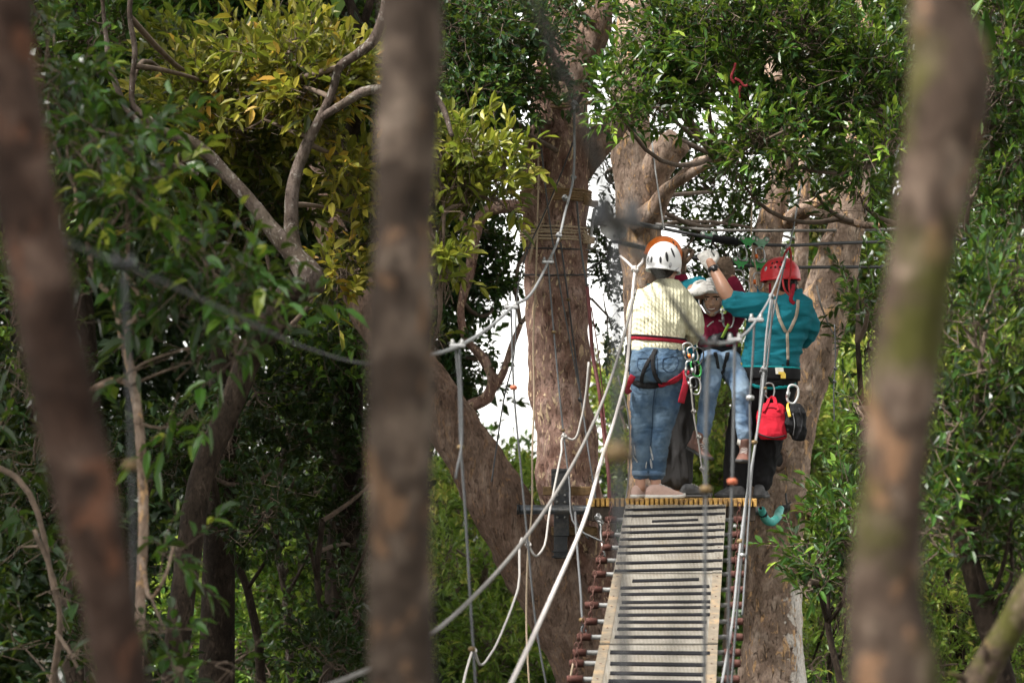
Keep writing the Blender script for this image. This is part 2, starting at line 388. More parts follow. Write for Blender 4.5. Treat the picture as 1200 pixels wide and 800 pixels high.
class MB:
    def __init__(self):
        self.v, self.f, self.s = [], [], []

    def add(self, vs, fs, smooth=True):
        o = len(self.v)
        self.v += [V(x) for x in vs]
        self.f += [tuple(i + o for i in f) for f in fs]
        self.s += [smooth] * len(fs)
        return self

    def rings(self, rings, cap=True, smooth=True, closed=False):
        n = len(rings[0])
        vs = [p for r in rings for p in r]
        fs = []
        m = len(rings)
        for i in range(m if closed else m - 1):
            a, b = i * n, ((i + 1) % m) * n
            for j in range(n):
                k = (j + 1) % n
                fs.append((a + j, a + k, b + k, b + j))
        if cap and not closed:
            fs.append(tuple(range(n - 1, -1, -1)))
            fs.append(tuple((m - 1) * n + j for j in range(n)))
        return self.add(vs, fs, smooth)

    def tube(self, pts, radii, n=10, sub=4, side=None, round_cap=False, closed=False, wob=None):
        """pts with a radius each (float or (a, b): a along SIDE), joined by a smooth curve"""
        if not isinstance(radii, (list, tuple)) or (len(radii) == 2 and len(pts) != 2 and not isinstance(radii[0], (list, tuple))):
            radii = [radii] * len(pts)
        rr = [V((r, r, 0)) if isinstance(r, (int, float)) else V((r[0], r[1], 0)) for r in radii]
        pts = [V(p) for p in pts]
        if closed:
            c, kn = catmull([pts[-1]] + pts + [pts[0], pts[1]], sub)
            q, _ = catmull([rr[-1]] + rr + [rr[0], rr[1]], sub, kn)
            k = sub if sub > 1 else 1
            c, q = c[k:-1 - k], q[k:-1 - k]
        else:
            c, kn = catmull(pts, sub)
            q, _ = catmull(rr, sub, kn)
        m = len(c)
        tans = []
        for i in range(m):
            a = c[(i - 1) % m] if closed else c[max(0, i - 1)]
            b = c[(i + 1) % m] if closed else c[min(m - 1, i + 1)]
            tans.append((b - a).normalized() if (b - a).length > 1e-9 else V((0, 0, 1)))
        t0 = tans[0]
        if side is None:
            u = t0.orthogonal().normalized()
        else:
            u = V(side[0]) if isinstance(side, list) else V(side)
        rings = []
        for i in range(m):
            t = tans[i]
            if side is not None:
                u = V(side[i * len(side) // m]) if isinstance(side, list) else V(side)
            u = u - t * u.dot(t)
            u = u.normalized() if u.length > 1e-6 else t.orthogonal().normalized()
            w = t.cross(u).normalized()
            ring = []
            for j in range(n):
                an = 2 * math.pi * j / n
                p = c[i] + u * (math.cos(an) * q[i].x) + w * (math.sin(an) * q[i].y)
                if wob:
                    p = p + (p - c[i]).normalized() * wob(p, i, j)
                ring.append(p)
            rings.append(ring)
        if round_cap and not closed:
            def capr(ring, cen, tan, rad):
                o = []
                for a in (35, 65):
                    s, co = math.sin(math.radians(a)), math.cos(math.radians(a))
                    o.append([cen + (p - cen) * co + tan * (rad * s) for p in ring])
                return o
            st = capr(rings[0], c[0], -tans[0], min(q[0].x, q[0].y))
            en = capr(rings[-1], c[-1], tans[-1], min(q[-1].x, q[-1].y))
            rings = st[::-1] + rings + en
        return self.rings(rings, True, True, closed)

    def ball(self, c, r, ax=None, seg=14, ring=8):
        """ellipsoid; r = radii along the axes ax (three vectors)"""
        if isinstance(r, (int, float)):
            r = (r, r, r)
        ax = ax or (V((1, 0, 0)), V((0, 1, 0)), V((0, 0, 1)))
        c = V(c)
        vs = [c + ax[2] * r[2]]
        for i in range(1, ring):
            th = math.pi * i / ring
            for j in range(seg):
                ph = 2 * math.pi * j / seg
                vs.append(c + ax[0] * (r[0] * math.sin(th) * math.cos(ph)) + ax[1] * (r[1] * math.sin(th) * math.sin(ph)) + ax[2] * (r[2] * math.cos(th)))
        vs.append(c - ax[2] * r[2])
        fs = []
        for j in range(seg):
            fs.append((0, 1 + j, 1 + (j + 1) % seg))
        for i in range(ring - 2):
            a, b = 1 + i * seg, 1 + (i + 1) * seg
            for j in range(seg):
                k = (j + 1) % seg
                fs.append((a + j, b + j, b + k, a + k))
        e = len(vs) - 1
        a = 1 + (ring - 2) * seg
        for j in range(seg):
            fs.append((a + j, e, a + (j + 1) % seg))
        return self.add(vs, fs)

    def box(self, c, half, ax=None, bev=0.0):
        ax = ax or (V((1, 0, 0)), V((0, 1, 0)), V((0, 0, 1)))
        c = V(c)
        hx, hy, hz = half
        b = min(bev, hx * 0.9, hy * 0.9, hz * 0.9)
        if b <= 0:
            vs = [c + ax[0] * (sx * hx) + ax[1] * (sy * hy) + ax[2] * (sz * hz) for sz in (-1, 1) for sy in (-1, 1) for sx in (-1, 1)]
            fs = [(0, 2, 3, 1), (4, 5, 7, 6), (0, 1, 5, 4), (2, 6, 7, 3), (0, 4, 6, 2), (1, 3, 7, 5)]
            return self.add(vs, fs, False)
        # octagonal outline in the x-y plane, chamfered top and bottom
        def outline(ix, iy, z):
            o = [(hx - b, hy), (-(hx - b), hy), (-hx, hy - b), (-hx, -(hy - b)), (-(hx - b), -hy), (hx - b, -hy), (hx, -(hy - b)), (hx, hy - b)]
            return [c + ax[0] * (p[0] * ix) + ax[1] * (p[1] * iy) + ax[2] * z for p in o]
        kx, ky = (hx - b) / hx, (hy - b) / hy
        rg = [outline(kx, ky, -hz), outline(1, 1, -hz + b), outline(1, 1, hz - b), outline(kx, ky, hz)]
        return self.rings(rg, True, False)

    def prism(self, poly, normal_off, smooth=False):
        """closed polygon (world points) extruded by the vector normal_off"""
        n = len(poly)
        a = [V(p) for p in poly]
        b = [p + normal_off for p in a]
        fs = [tuple(range(n - 1, -1, -1)), tuple(range(n, 2 * n))]
        fs += [(i, (i + 1) % n, n + (i + 1) % n, n + i) for i in range(n)]
        return self.add(a + b, fs, smooth)

    def mesh(self, name, off=None):
        me = bpy.data.meshes.new(name)
        o = off or V((0, 0, 0))
        me.from_pydata([tuple(p - o) for p in self.v], [], self.f)
        me.polygons.foreach_set('use_smooth', self.s)
        me.update()
        return me

    def build(self, name, mat, parent=None):
        off = parent_off(parent)
        me = self.mesh(name, off)
        bm = bmesh.new()
        bm.from_mesh(me)
        bmesh.ops.recalc_face_normals(bm, faces=bm.faces)
        bm.to_mesh(me)
        bm.free()
        return link(name, me, mat, parent)

    def bvh(self):
        return BVHTree.FromPolygons([tuple(p) for p in self.v], self.f)


def parent_off(parent):
    o = V((0, 0, 0))
    while parent is not None:
        o = o + V(parent.location)
        parent = parent.parent
    return o


def link(name, me, mat, parent=None):
    ob = bpy.data.objects.new(name, me)
    COL.objects.link(ob)
    for m in (mat if isinstance(mat, (list, tuple)) else [mat]):
        me.materials.append(M[m] if isinstance(m, str) else m)
    if parent is not None:
        ob.parent = parent
    return ob


def thing(name, label, cat, loc, group=None):
    o = bpy.data.objects.new(name, None)
    o.empty_display_size = 0.1
    COL.objects.link(o)
    o.location = loc
    return tag(o, label, cat, group)


def tag(o, label, cat, group=None):
    o['label'] = label
    o['category'] = cat
    if group:
        o['group'] = group
    return o


def single(name, mb, mat, label, cat, group=None):
    """a thing that is one mesh: origin moved to the middle of its base"""
    xs = [p for p in mb.v]
    lo = V((min(p.x for p in xs), min(p.y for p in xs), min(p.z for p in xs)))
    hi = V((max(p.x for p in xs), max(p.y for p in xs), max(p.z for p in xs)))
    off = V(((lo.x + hi.x) / 2, (lo.y + hi.y) / 2, lo.z))
    me = mb.mesh(name, off)
    bm = bmesh.new()
    bm.from_mesh(me)
    bmesh.ops.recalc_face_normals(bm, faces=bm.faces)
    bm.to_mesh(me)
    bm.free()
    ob = link(name, me, mat)
    ob.location = off
    return tag(ob, label, cat, group)


def remesh(mb, voxel, smooth=6, fac=0.5):
    """overlapping closed shapes fused into one continuous skin"""
    me = mb.mesh('tmp')
    bm = bmesh.new()
    bm.from_mesh(me)
    bmesh.ops.recalc_face_normals(bm, faces=bm.faces)
    bm.to_mesh(me)
    bm.free()
    ob = bpy.data.objects.new('tmp', me)
    COL.objects.link(ob)
    r = ob.modifiers.new('r', 'REMESH')
    r.mode = 'VOXEL'
    r.voxel_size = voxel
    r.use_smooth_shade = True
    s = ob.modifiers.new('s', 'SMOOTH')
    s.iterations = smooth
    s.factor = fac
    dg = bpy.context.evaluated_depsgraph_get()
    new = bpy.data.meshes.new_from_object(ob.evaluated_get(dg))
    bpy.data.objects.remove(ob)
    bpy.data.meshes.remove(me)
    out = MB()
    out.v = [v.co.copy() for v in new.vertices]
    out.f = [tuple(p.vertices) for p in new.polygons]
    out.s = [True] * len(out.f)
    bpy.data.meshes.remove(new)
    return out


def hit(bvh, px, py, off=0.004):
    """point on a garment or helmet straight ahead of the camera, lifted by OFF; its normal"""
    d = (P(px, py, 10) - CAM).normalized()
    loc, nor, _, _ = bvh.ray_cast(CAM, d)
    if loc is None:
        best = None
        for i in range(60):
            r = bvh.find_nearest(P(px, py, 16.5 + i * 0.05))
            if r[0] is not None and (best is None or r[3] < best[3]):
                best = r
        loc, nor = best[0], best[1]
    if nor.dot(d) > 0:
        nor = -nor
    return loc + nor * off, nor


def frame_of(nor, up=V((0, 0, 1))):
    x = up.cross(nor)
    x = x.normalized() if x.length > 1e-5 else V((1, 0, 0))
    return x, nor.cross(x).normalized(), nor


# ------------------------------------------------------------------ foliage
def unit(a):
    return a / np.maximum(np.linalg.norm(a, axis=1, keepdims=True), 1e-9)


class Leafage:
    """gathers leaves and twigs of ONE crown as arrays"""

    def __init__(self):
        self.v, self.q, self.t, self.tone, self.off = [], [], [], [], 0
        self.wq, self.ntone = [], None
        self.quads, self.tris = [], []
        self.qmat, self.tmat, self.qtone, self.ttone = [], [], [], []

    def _push(self, verts, quads=None, tris=None, mat=0, qt=None, tt=None):
        self.v.append(verts)
        if quads is not None:
            self.quads.append(quads + self.off)
            self.qmat.append(np.full(len(quads), mat, np.int32))
            self.qtone.append(qt if qt is not None else np.zeros(len(quads), np.float32))
        if tris is not None:
            self.tris.append(tris + self.off)
            self.tmat.append(np.full(len(tris), mat, np.int32))
            self.ttone.append(tt if tt is not None else np.zeros(len(tris), np.float32))
        self.off += len(verts)

    def leaves(self, b, d, L, W, tone, droop=0.15, fold=0.25, fine=True, flat=0.6):
        n = len(b)
        upv = unit(np.column_stack([RNG.normal(0, flat, n), RNG.normal(0, flat, n), np.ones(n)]))
        side = unit(np.cross(d, upv))
        nor = np.cross(side, d)
        L = L[:, None]
        W = W[:, None]
        dz = np.zeros((n, 3))
        dz[:, 2] = -1
        def at(t, w, lift):
            return b + d * (L * t) + side * (W * w) + nor * (np.abs(W) * lift) + dz * (L * droop * t * t)
        if fine:
            vs = np.stack([b, at(0.5, 0, 0), at(1.0, 0, 0), at(0.28, 0.42, fold), at(0.66, 0.40, fold * 1.1), at(0.28, -0.42, fold), at(0.66, -0.40, fold * 1.1)], 1).reshape(-1, 3)
            k = np.arange(n)[:, None] * 7
            tris = np.concatenate([k + np.array([[0, 1, 3]]), k + np.array([[0, 5, 1]])])
            quads = np.concatenate([k + np.array([[1, 2, 4, 3]]), k + np.array([[1, 5, 6, 2]])])
            tt = np.concatenate([tone, tone])
            self._push(vs, quads, tris, 0, tt, tt)
        else:
            vs = np.stack([b, at(0.5, 0.5, fold), at(1.0, 0, 0), at(0.5, -0.5, fold)], 1).reshape(-1, 3)
            k = np.arange(n)[:, None] * 4
            tris = np.concatenate([k + np.array([[0, 2, 1]]), k + np.array([[0, 3, 2]])])
            self._push(vs, None, tris, 0, None, np.concatenate([tone, tone]))

    def stems(self, A, B, r0, r1, bend=0.12, rings=4, sides=4):
        """curved tapering stems from A to B"""
        n = len(A)
        ax = B - A
        ln = np.linalg.norm(ax, axis=1, keepdims=True)
        t = unit(ax)
        ref = np.tile([0.3, 0.2, 1.0], (n, 1))
        u = unit(np.cross(t, ref))
        w = np.cross(t, u)
        off = (u * RNG.normal(0, 1, (n, 1)) + w * RNG.normal(0, 1, (n, 1))) * ln * bend
        r0 = np.broadcast_to(np.asarray(r0, float).reshape(-1, 1), (n, 1))
        r1 = np.broadcast_to(np.asarray(r1, float).reshape(-1, 1), (n, 1))
        out = []
        for i in range(rings):
            s = i / (rings - 1)
            c = A + ax * s + off * (4 * s * (1 - s))
            r = r0 + (r1 - r0) * s
            for j in range(sides):
                a = 2 * math.pi * j / sides
                out.append(c + u * (math.cos(a) * r) + w * (math.sin(a) * r))
        vs = np.stack(out, 1).reshape(-1, 3)
        per = rings * sides
        q = []
        for i in range(rings - 1):
            for j in range(sides):
                k = (j + 1) % sides
                q.append([i * sides + j, i * sides + k, (i + 1) * sides + k, (i + 1) * sides + j])
        q = np.array(q)
        quads = (np.arange(n)[:, None, None] * per + q[None]).reshape(-1, 4)
        self._push(vs, quads, None, 1)

    def blob(self, c, r, leaf, cover, lpx_area, tone=0.5, spread=0.28, k=7, up=0.4, out=0.7, twig=0.22, droop=0.15, wl=0.36, fine=True, shell=0.45, flat=0.6, twigs=True, count=None, root=None, clump=0.35, rr=0.02):
        """one uneven mass of leafy twigs round c (radii r), twig roots tied back to the middle by branchlets"""
        c = np.array(c, float)
        r = np.array(r, float)
        nl = count if count else int(cover * lpx_area / (0.145 * leaf * leaf))
        nt = max(3, nl // k)
        # sub-clumps make the outline uneven and leave gaps
        ns = max(3, int(nt ** 0.5 * 0.6))
        su = unit(RNG.normal(0, 1, (ns, 3))) * (RNG.random((ns, 1)) ** shell)
        pick = RNG.integers(0, ns, nt)
        u = su[pick] * (1 - clump * 0.4) + RNG.normal(0, clump, (nt, 3))
        p = c + u * r
        outd = unit((u + RNG.normal(0, 0.15, (nt, 3))))
        d = unit(outd * out + np.array([0, 0, up]) + RNG.normal(0, 0.42, (nt, 3)))
        tl = twig * RNG.uniform(0.6, 1.3, (nt, 1))
        e1 = unit(np.cross(d, unit(RNG.normal(0, 1, (nt, 3)))))
        e2 = np.cross(d, e1)
        clt = RNG.normal(0, 0.14, ns)[pick]
        bs, ds, ts = [], [], []
        for j in range(k):
            s = (j + 0.6) / k
            az = j * 2.4 + RNG.uniform(-0.5, 0.5, (nt, 1))
            A = math.radians(68 - 48 * s) + RNG.normal(0, 0.18, (nt, 1))
            dd = d * np.cos(A) + (e1 * np.cos(az) + e2 * np.sin(az)) * np.sin(A)
            dd[:, 2] += up * 0.25
            ds.append(unit(dd))
            bs.append(p + d * tl * s)
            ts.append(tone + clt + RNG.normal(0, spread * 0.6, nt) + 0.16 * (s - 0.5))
        b = np.concatenate(bs)
        dd = np.concatenate(ds)
        tn = np.clip(np.concatenate(ts), 0, 1).astype(np.float32)
        L = leaf * RNG.uniform(0.6, 1.25, len(b))
        self.leaves(b, dd, L, L * wl * RNG.uniform(0.85, 1.2, len(b)), tn, droop, 0.22, fine, flat)
        if twigs:
            self.stems(p - d * tl * 0.4, p + d * tl * 0.98, 0.0028, 0.0012, 0.05, 3, 3)
            # branchlets: sub-clump centre back to the blob's middle
            sc = c + su * (1 - clump * 0.4) * r
            self.stems(np.tile(c, (ns, 1)), sc, rr * 0.45, rr * 0.18, 0.12, 5, 5)
            m = max(1, nt // 3)
            self.stems(sc[pick[:m]], p[:m] - d[:m] * tl[:m] * 0.4, 0.004, 0.0022, 0.1, 3, 3)
            if root is not None:
                self.stems(np.array([root], float), c[None], rr, rr * 0.45, 0.08, 7, 6)

    def build(self, name, leafmat, parent, barkmat='bark_twig'):
        off = np.array(parent_off(parent))
        vs = (np.concatenate(self.v) - off).astype(np.float32)
        q = np.concatenate(self.quads) if self.quads else np.zeros((0, 4), int)
        t = np.concatenate(self.tris) if self.tris else np.zeros((0, 3), int)
        me = bpy.data.meshes.new(name)
        nq, ntt = len(q), len(t)
        me.vertices.add(len(vs))
        me.vertices.foreach_set('co', vs.ravel())
        me.loops.add(nq * 4 + ntt * 3)
        me.loops.foreach_set('vertex_index', np.concatenate([q.ravel(), t.ravel()]).astype(np.int32))
        me.polygons.add(nq + ntt)
        st = np.concatenate([np.arange(nq) * 4, nq * 4 + np.arange(ntt) * 3]).astype(np.int32)
        me.polygons.foreach_set('loop_start', st)
        mats = np.concatenate(self.qmat + self.tmat).astype(np.int32)
        me.materials.append(M[leafmat])
        me.materials.append(M[barkmat])
        me.polygons.foreach_set('material_index', mats)
        me.polygons.foreach_set('use_smooth', mats == 1)
        at = me.attributes.new('tone', 'FLOAT', 'FACE')
        at.data.foreach_set('value', np.concatenate(self.qtone + self.ttone).astype(np.float32))
        me.update(calc_edges=True)
        me.validate()
        ob = bpy.data.objects.new(name, me)
        COL.objects.link(ob)
        ob.parent = parent
        return ob


def bark_tube(pts, radii, n=26, sub=10, amp=0.12, freq=9.0, fine=0.03):
    mb = MB()
    def wob(p, i, j):
        r = 0.5 * (noise.noise(p * freq * 0.5) * amp * 1.2 + noise.noise(V((p.x * freq, p.y * freq, p.z * freq * 0.35)) * 1.7) * amp * 0.5) + noise.noise(V((p.x * 40, p.y * 40, p.z * 12))) * fine
        return r * rad[0]
    rad = [max(r if isinstance(r, (int, float)) else r[0] for r in radii)]
    mb.tube(pts, radii, n, sub, wob=wob)
    return mb


def nearest_on(paths, p):
    best, bd = None, 1e9
    for path in paths:
        for a, b in zip(path[:-1], path[1:]):
            for k in range(5):
                q = a.lerp(b, k / 4)
                dd = (q - p).length + max(0, q.z - p.z) * 0.8
                if dd < bd:
                    bd, best = dd, q
    return best


def make_tree(name, label, cat, trunk, limbs, blobs, leafmat, barkmat, leaf, sides=24, sub=8, group=None, limb_mat=None, far=False, leaf_kw=None, amp=0.12, roots=True):
    """trunk: list of (point, radius); limbs: list of such lists; blobs: (px, py, d, rx px, ry px, rd m, tone, cover)"""
    base = trunk[0][0]
    root = thing(name, label, cat, base, group)
    tp = [p for p, _ in trunk]
    bark_tube(tp, [r for _, r in trunk], sides, sub, amp).build('trunk', barkmat, root)
    paths = [tp]
    for lb in limbs:
        bark_tube([p for p, _ in lb], [r for _, r in lb], max(8, sides // 2), sub, amp).build('limb', limb_mat or barkmat, root)
        paths.append([p for p, _ in lb])
    if blobs:
        lf = Leafage()
        kw = dict(leaf_kw or {})
        for b in blobs:
            px, py, d, rx, ry, rd = b[:6]
            tone = b[6] if len(b) > 6 else 0.5
            cov = b[7] if len(b) > 7 else 3.5
            c = P(px, py, d)
            RX, RY = PX(rx, d), PX(ry, d)
            k2 = dict(kw)
            lfs = k2.pop('leaf', leaf)
            if len(b) > 8:
                k2.update(b[8])
                lfs = k2.pop('leaf', lfs)
            rt = nearest_on(paths, c) if roots else None
            lf.blob(c, (RX, rd, RY), lfs, cov, math.pi * RX * RY, tone, root=rt, **k2)
        lf.build('crown', leafmat, root)
    return root


def GP(px, d, dx=0.0):
    """ground point below pixel column px at distance d"""
    x = (px - 600.0) / F * d + dx
    return V((x, d, ground_z(x, d) - 0.15))
# ------------------------------------------------------------------ the setting
def ground():
    mb = MB()
    xs = [-160, -90, -50, -30, -20, -14] + [-10 + i * 0.8 for i in range(26)] + [14, 20, 30, 50, 90, 160]
    ys = [-60, -30, -14, -6] + [-2 + i * 1.0 for i in range(46)] + [50, 60, 80, 110, 160, 240, 400]
    vs = [V((x, y, ground_z(x, y))) for y in ys for x in xs]
    n = len(xs)
    fs = [(j * n + i, j * n + i + 1, (j + 1) * n + i + 1, (j + 1) * n + i) for j in range(len(ys) - 1) for i in range(n - 1)]
    mb.add(vs, fs)
    t = NT('forest_floor')
    c = t.coords()
    cc = t.ramp(t.noise(c, 2.2, 8, 0.7), [(0.3, (0.018, 0.013, 0.009)), (0.52, (0.045, 0.032, 0.02)), (0.7, (0.09, 0.06, 0.035))])
    cc = t.mix(t.ramp(t.noise(c, 0.5, 4), [(0.45, 0.0), (0.6, 0.7)]), cc, (0.022, 0.04, 0.012))
    M['floor'] = t.done(t.bsdf(cc, 0.95, 0, t.bump(t.noise(c, 14, 6), 0.8, 0.05), 0.2))
    g = mb.build('ground', 'floor')
    g['kind'] = 'structure'


ground()

SM = dict(k=9, twig=0.16, up=0.25, out=0.6, wl=0.55, flat=0.7)          # small round leaves
UP = dict(k=9, twig=0.20, up=0.55, out=0.75, wl=0.36, flat=0.6)         # narrow leaves held upright in tufts
DR = dict(k=7, twig=0.24, up=0.18, out=0.75, wl=0.42, droop=0.35, flat=0.55, rr=0.007)  # drooping glossy leaves
OV = dict(k=7, twig=0.22, up=0.35, out=0.7, wl=0.40, droop=0.15, flat=0.8)
FARL = dict(k=7, twig=0.35, up=0.2, wl=0.5, fine=False, flat=0.9, twigs=False)
CAN = dict(k=6, twig=0.5, up=0.1, wl=0.45, fine=False, flat=0.5, twigs=False, leaf=0.24)   # canopy added high out of view to shade the wood


def shade_canopy(x, y, z, rx, ry, rz, cover=1.6, tone=0.45):
    """a blob tuple for an unseen high crown, added for shade, given in metres"""
    px = 600 + x / y * F
    py = HY - (z - ZC) / y * F
    k = dict(CAN)
    k['count'] = int(cover * math.pi * rx * ry / (0.24 * 0.24 * 0.145))
    return (px, py, y, rx * F / y, rz * F / y, ry, tone, 1, k)


def up_path(px0, d, pts, r_ground):
    """trunk from the ground: pts are (px, py, d, r) from low to high"""
    g = GP(px0, d)
    return [(g, r_ground)] + [(P(a, b, c), r) for a, b, c, r in pts]


# --- T1: the great tree the platform hangs on
t1 = [(V((PX(95, 18.8), 18.85, ground_z(0.5, 18.8) - 0.2)), 0.42), (P(706, 800, 18.9), 0.29), (P(692, 700, 18.88), 0.245), (P(677, 620, 18.85), 0.215),
      (P(666, 560, 18.85), 0.205), (P(659, 480, 18.85), 0.20), (P(653, 380, 18.85), 0.207), (P(651, 290, 18.85), 0.212), (P(651, 230, 18.85), 0.214), (P(654, 180, 18.85), 0.215),
      (P(654, 130, 18.9), 0.19), (P(655, 80, 19), 0.17), (P(650, 20, 19.1), 0.15), (P(640, -80, 19.3), 0.13), (P(620, -260, 19.5), 0.10)]
l1 = [[(P(738, 900, 18.9), 0.22), (P(715, 840, 18.88), 0.24), (P(692, 775, 18.82), 0.25), (P(659, 710, 18.74), 0.245), (P(622, 652, 18.65), 0.225), (P(592, 600, 18.6), 0.20), (P(560, 545, 18.6), 0.19), (P(528, 495, 18.6), 0.175), (P(490, 440, 18.7), 0.16), (P(430, 360, 18.9), 0.13), (P(380, 250, 19.2), 0.10), (P(350, 80, 19.6), 0.07)],
      [(P(668, 205, 18.85), 0.12), (P(692, 178, 18.9), 0.105), (P(716, 150, 19.2), 0.10), (P(736, 128, 19.6), 0.09)],
      [(P(662, 120, 18.9), 0.12), (P(684, 70, 18.9), 0.11), (P(700, 20, 18.9), 0.10), (P(690, -40, 19), 0.09), (P(700, -200, 19.2), 0.07)]]
b1 = [(548, 50, 17.9, 46, 62, 0.5, 0.5), (595, 40, 18.0, 52, 44, 0.5, 0.5, 3), (640, 50, 17.9, 36, 34, 0.35, 0.5, 2.4), (690, 100, 17.8, 22, 14, 0.2, 0.5, 1.6), (600, 92, 18.0, 55, 28, 0.35, 0.45), (560, 105, 17.8, 48, 42, 0.4, 0.5),
      (530, 5, 18.3, 50, 40, 0.5, 0.45), (630, -5, 18.2, 60, 26, 0.5, 0.5, 2.5), (560, 132, 17.9, 30, 20, 0.3, 0.55), (520, 130, 18.2, 30, 40, 0.3, 0.4),
      shade_canopy(0.3, 22.5, 12.5, 2.2, 2.0, 1.2, 1.0), shade_canopy(-3.6, 19.5, 11.0, 1.8, 2.2, 1.0)]
make_tree('tree', 'massive reddish brown tree wrapped in rope bands, carrying the platform bracket', 'tree',
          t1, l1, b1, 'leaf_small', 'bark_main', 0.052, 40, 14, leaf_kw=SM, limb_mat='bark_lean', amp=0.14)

# --- T2: forked tree standing behind the woman
t2 = [(GP(758, 20.2), 0.30), (P(760, 700, 20.2), 0.16), (P(759, 560, 20.2), 0.135), (P(757, 430, 20.2), 0.13), (P(752, 320, 20.2), 0.148), (P(747, 230, 20.2), 0.16), (P(740, 160, 20.2), 0.14),
      (P(738, 90, 20.2), 0.135), (P(742, 30, 20.3), 0.12), (P(748, -60, 20.5), 0.11), (P(760, -260, 20.8), 0.08)]
l2 = [[(P(752, 232, 20.2), 0.12), (P(764, 205, 20.15), 0.125), (P(780, 180, 20.1), 0.12), (P(796, 164, 20.05), 0.10)],
      [(P(745, 265, 20.1), 0.10), (P(768, 245, 20.0), 0.075), (P(782, 222, 19.9), 0.045), (P(806, 206, 19.8), 0.035), (P(836, 188, 19.7), 0.028), (P(870, 176, 19.6), 0.02)],
      [(P(772, 240, 20.0), 0.06), (P(790, 215, 19.9), 0.035), (P(815, 190, 19.8), 0.022), (P(838, 184, 19.6), 0.016)]]
b2 = [(775, 28, 17.6, 52, 38, 0.5, 0.5, 3), (735, 98, 17.4, 36, 26, 0.3, 0.55, 2.2), (775, 80, 17.6, 60, 36, 0.4, 0.5), (768, 126, 17.5, 48, 20, 0.3, 0.6), (722, 122, 17.3, 20, 18, 0.2, 0.65, 2.0), (800, 60, 17.8, 50, 40, 0.4, 0.45),
      (815, 110, 17.8, 40, 32, 0.3, 0.45), (800, 210, 22.0, 40, 40, 0.5, 0.45, 1.8), (835, 225, 22.0, 40, 44, 0.5, 0.4, 2.6), (715, 215, 21.8, 30, 50, 0.3, 0.35, 2.4), (815, 275, 22.2, 26, 24, 0.4, 0.45, 0.9), (850, 300, 22.5, 36, 50, 0.4, 0.5, 2.4), (865, 240, 22.5, 34, 44, 0.4, 0.4, 2.4), (820, 335, 22.5, 22, 22, 0.3, 0.55, 1.0), (790, 170, 22.0, 30, 30, 0.3, 0.4, 1.6), (880, 350, 22.8, 26, 60, 0.3, 0.5, 2.4), (960, 200, 22.5, 50, 60, 0.4, 0.45, 2.2), (962, 290, 22.6, 24, 40, 0.3, 0.45, 1.6),
      shade_canopy(2.2, 24, 12.0, 1.8, 1.8, 1.2, 0.8)]
make_tree('tree', 'forked tree with a sawn off stub rising behind the woman in the cream jumper', 'tree', t2, l2, b2, 'leaf_main', 'bark_tan', 0.076, 30, 12, leaf_kw=UP)

# --- T3: pale streaked tree beside the guide in the red helmet
t3 = [(GP(905, 19.2), 0.34), (P(905, 800, 19.2), 0.225), (P(905, 700, 19.2), 0.205), (P(909, 600, 19.2), 0.20), (P(920, 510, 19.2), 0.195), (P(938, 440, 19.2), 0.19), (P(957, 390, 19.2), 0.18), (P(977, 320, 19.2), 0.155),
      (P(993, 262, 19.2), 0.125), (P(1003, 210, 19.3), 0.085), (P(1006, 150, 19.4), 0.08), (P(1010, 20, 19.6), 0.07), (P(1000, -200, 20), 0.05)]
l3 = [[(P(906, 520, 19.6), 0.10), (P(898, 420, 19.7), 0.10), (P(894, 330, 19.7), 0.098), (P(902, 270, 19.7), 0.098), (P(913, 220, 19.7), 0.08), (P(914, 160, 19.7), 0.072), (P(908, 90, 19.7), 0.07), (P(900, -40, 19.9), 0.06), (P(890, -240, 20.2), 0.05)],
      [(P(935, 470, 19.9), 0.06), (P(934, 380, 20.0), 0.055), (P(940, 280, 20.0), 0.050), (P(943, 190, 20.0), 0.045), (P(946, 80, 20.1), 0.04), (P(940, -100, 20.2), 0.045)],
      [(P(920, 262, 19.7), 0.06), (P(945, 245, 19.5), 0.055), (P(972, 232, 19.4), 0.05), (P(1000, 216, 19.35), 0.05)],
      [(P(925, 258, 19.6), 0.03), (P(950, 248, 18.9), 0.026), (P(985, 256, 18.6), 0.028), (P(1015, 264, 18.5), 0.024), (P(1050, 262, 18.4), 0.015)],
      [(P(900, 100, 19.6), 0.03), (P(930, 92, 18.8), 0.028), (P(960, 108, 18.4), 0.03), (P(1000, 130, 18.2), 0.03), (P(1030, 150, 18.1), 0.025), (P(1060, 160, 18), 0.02)]]
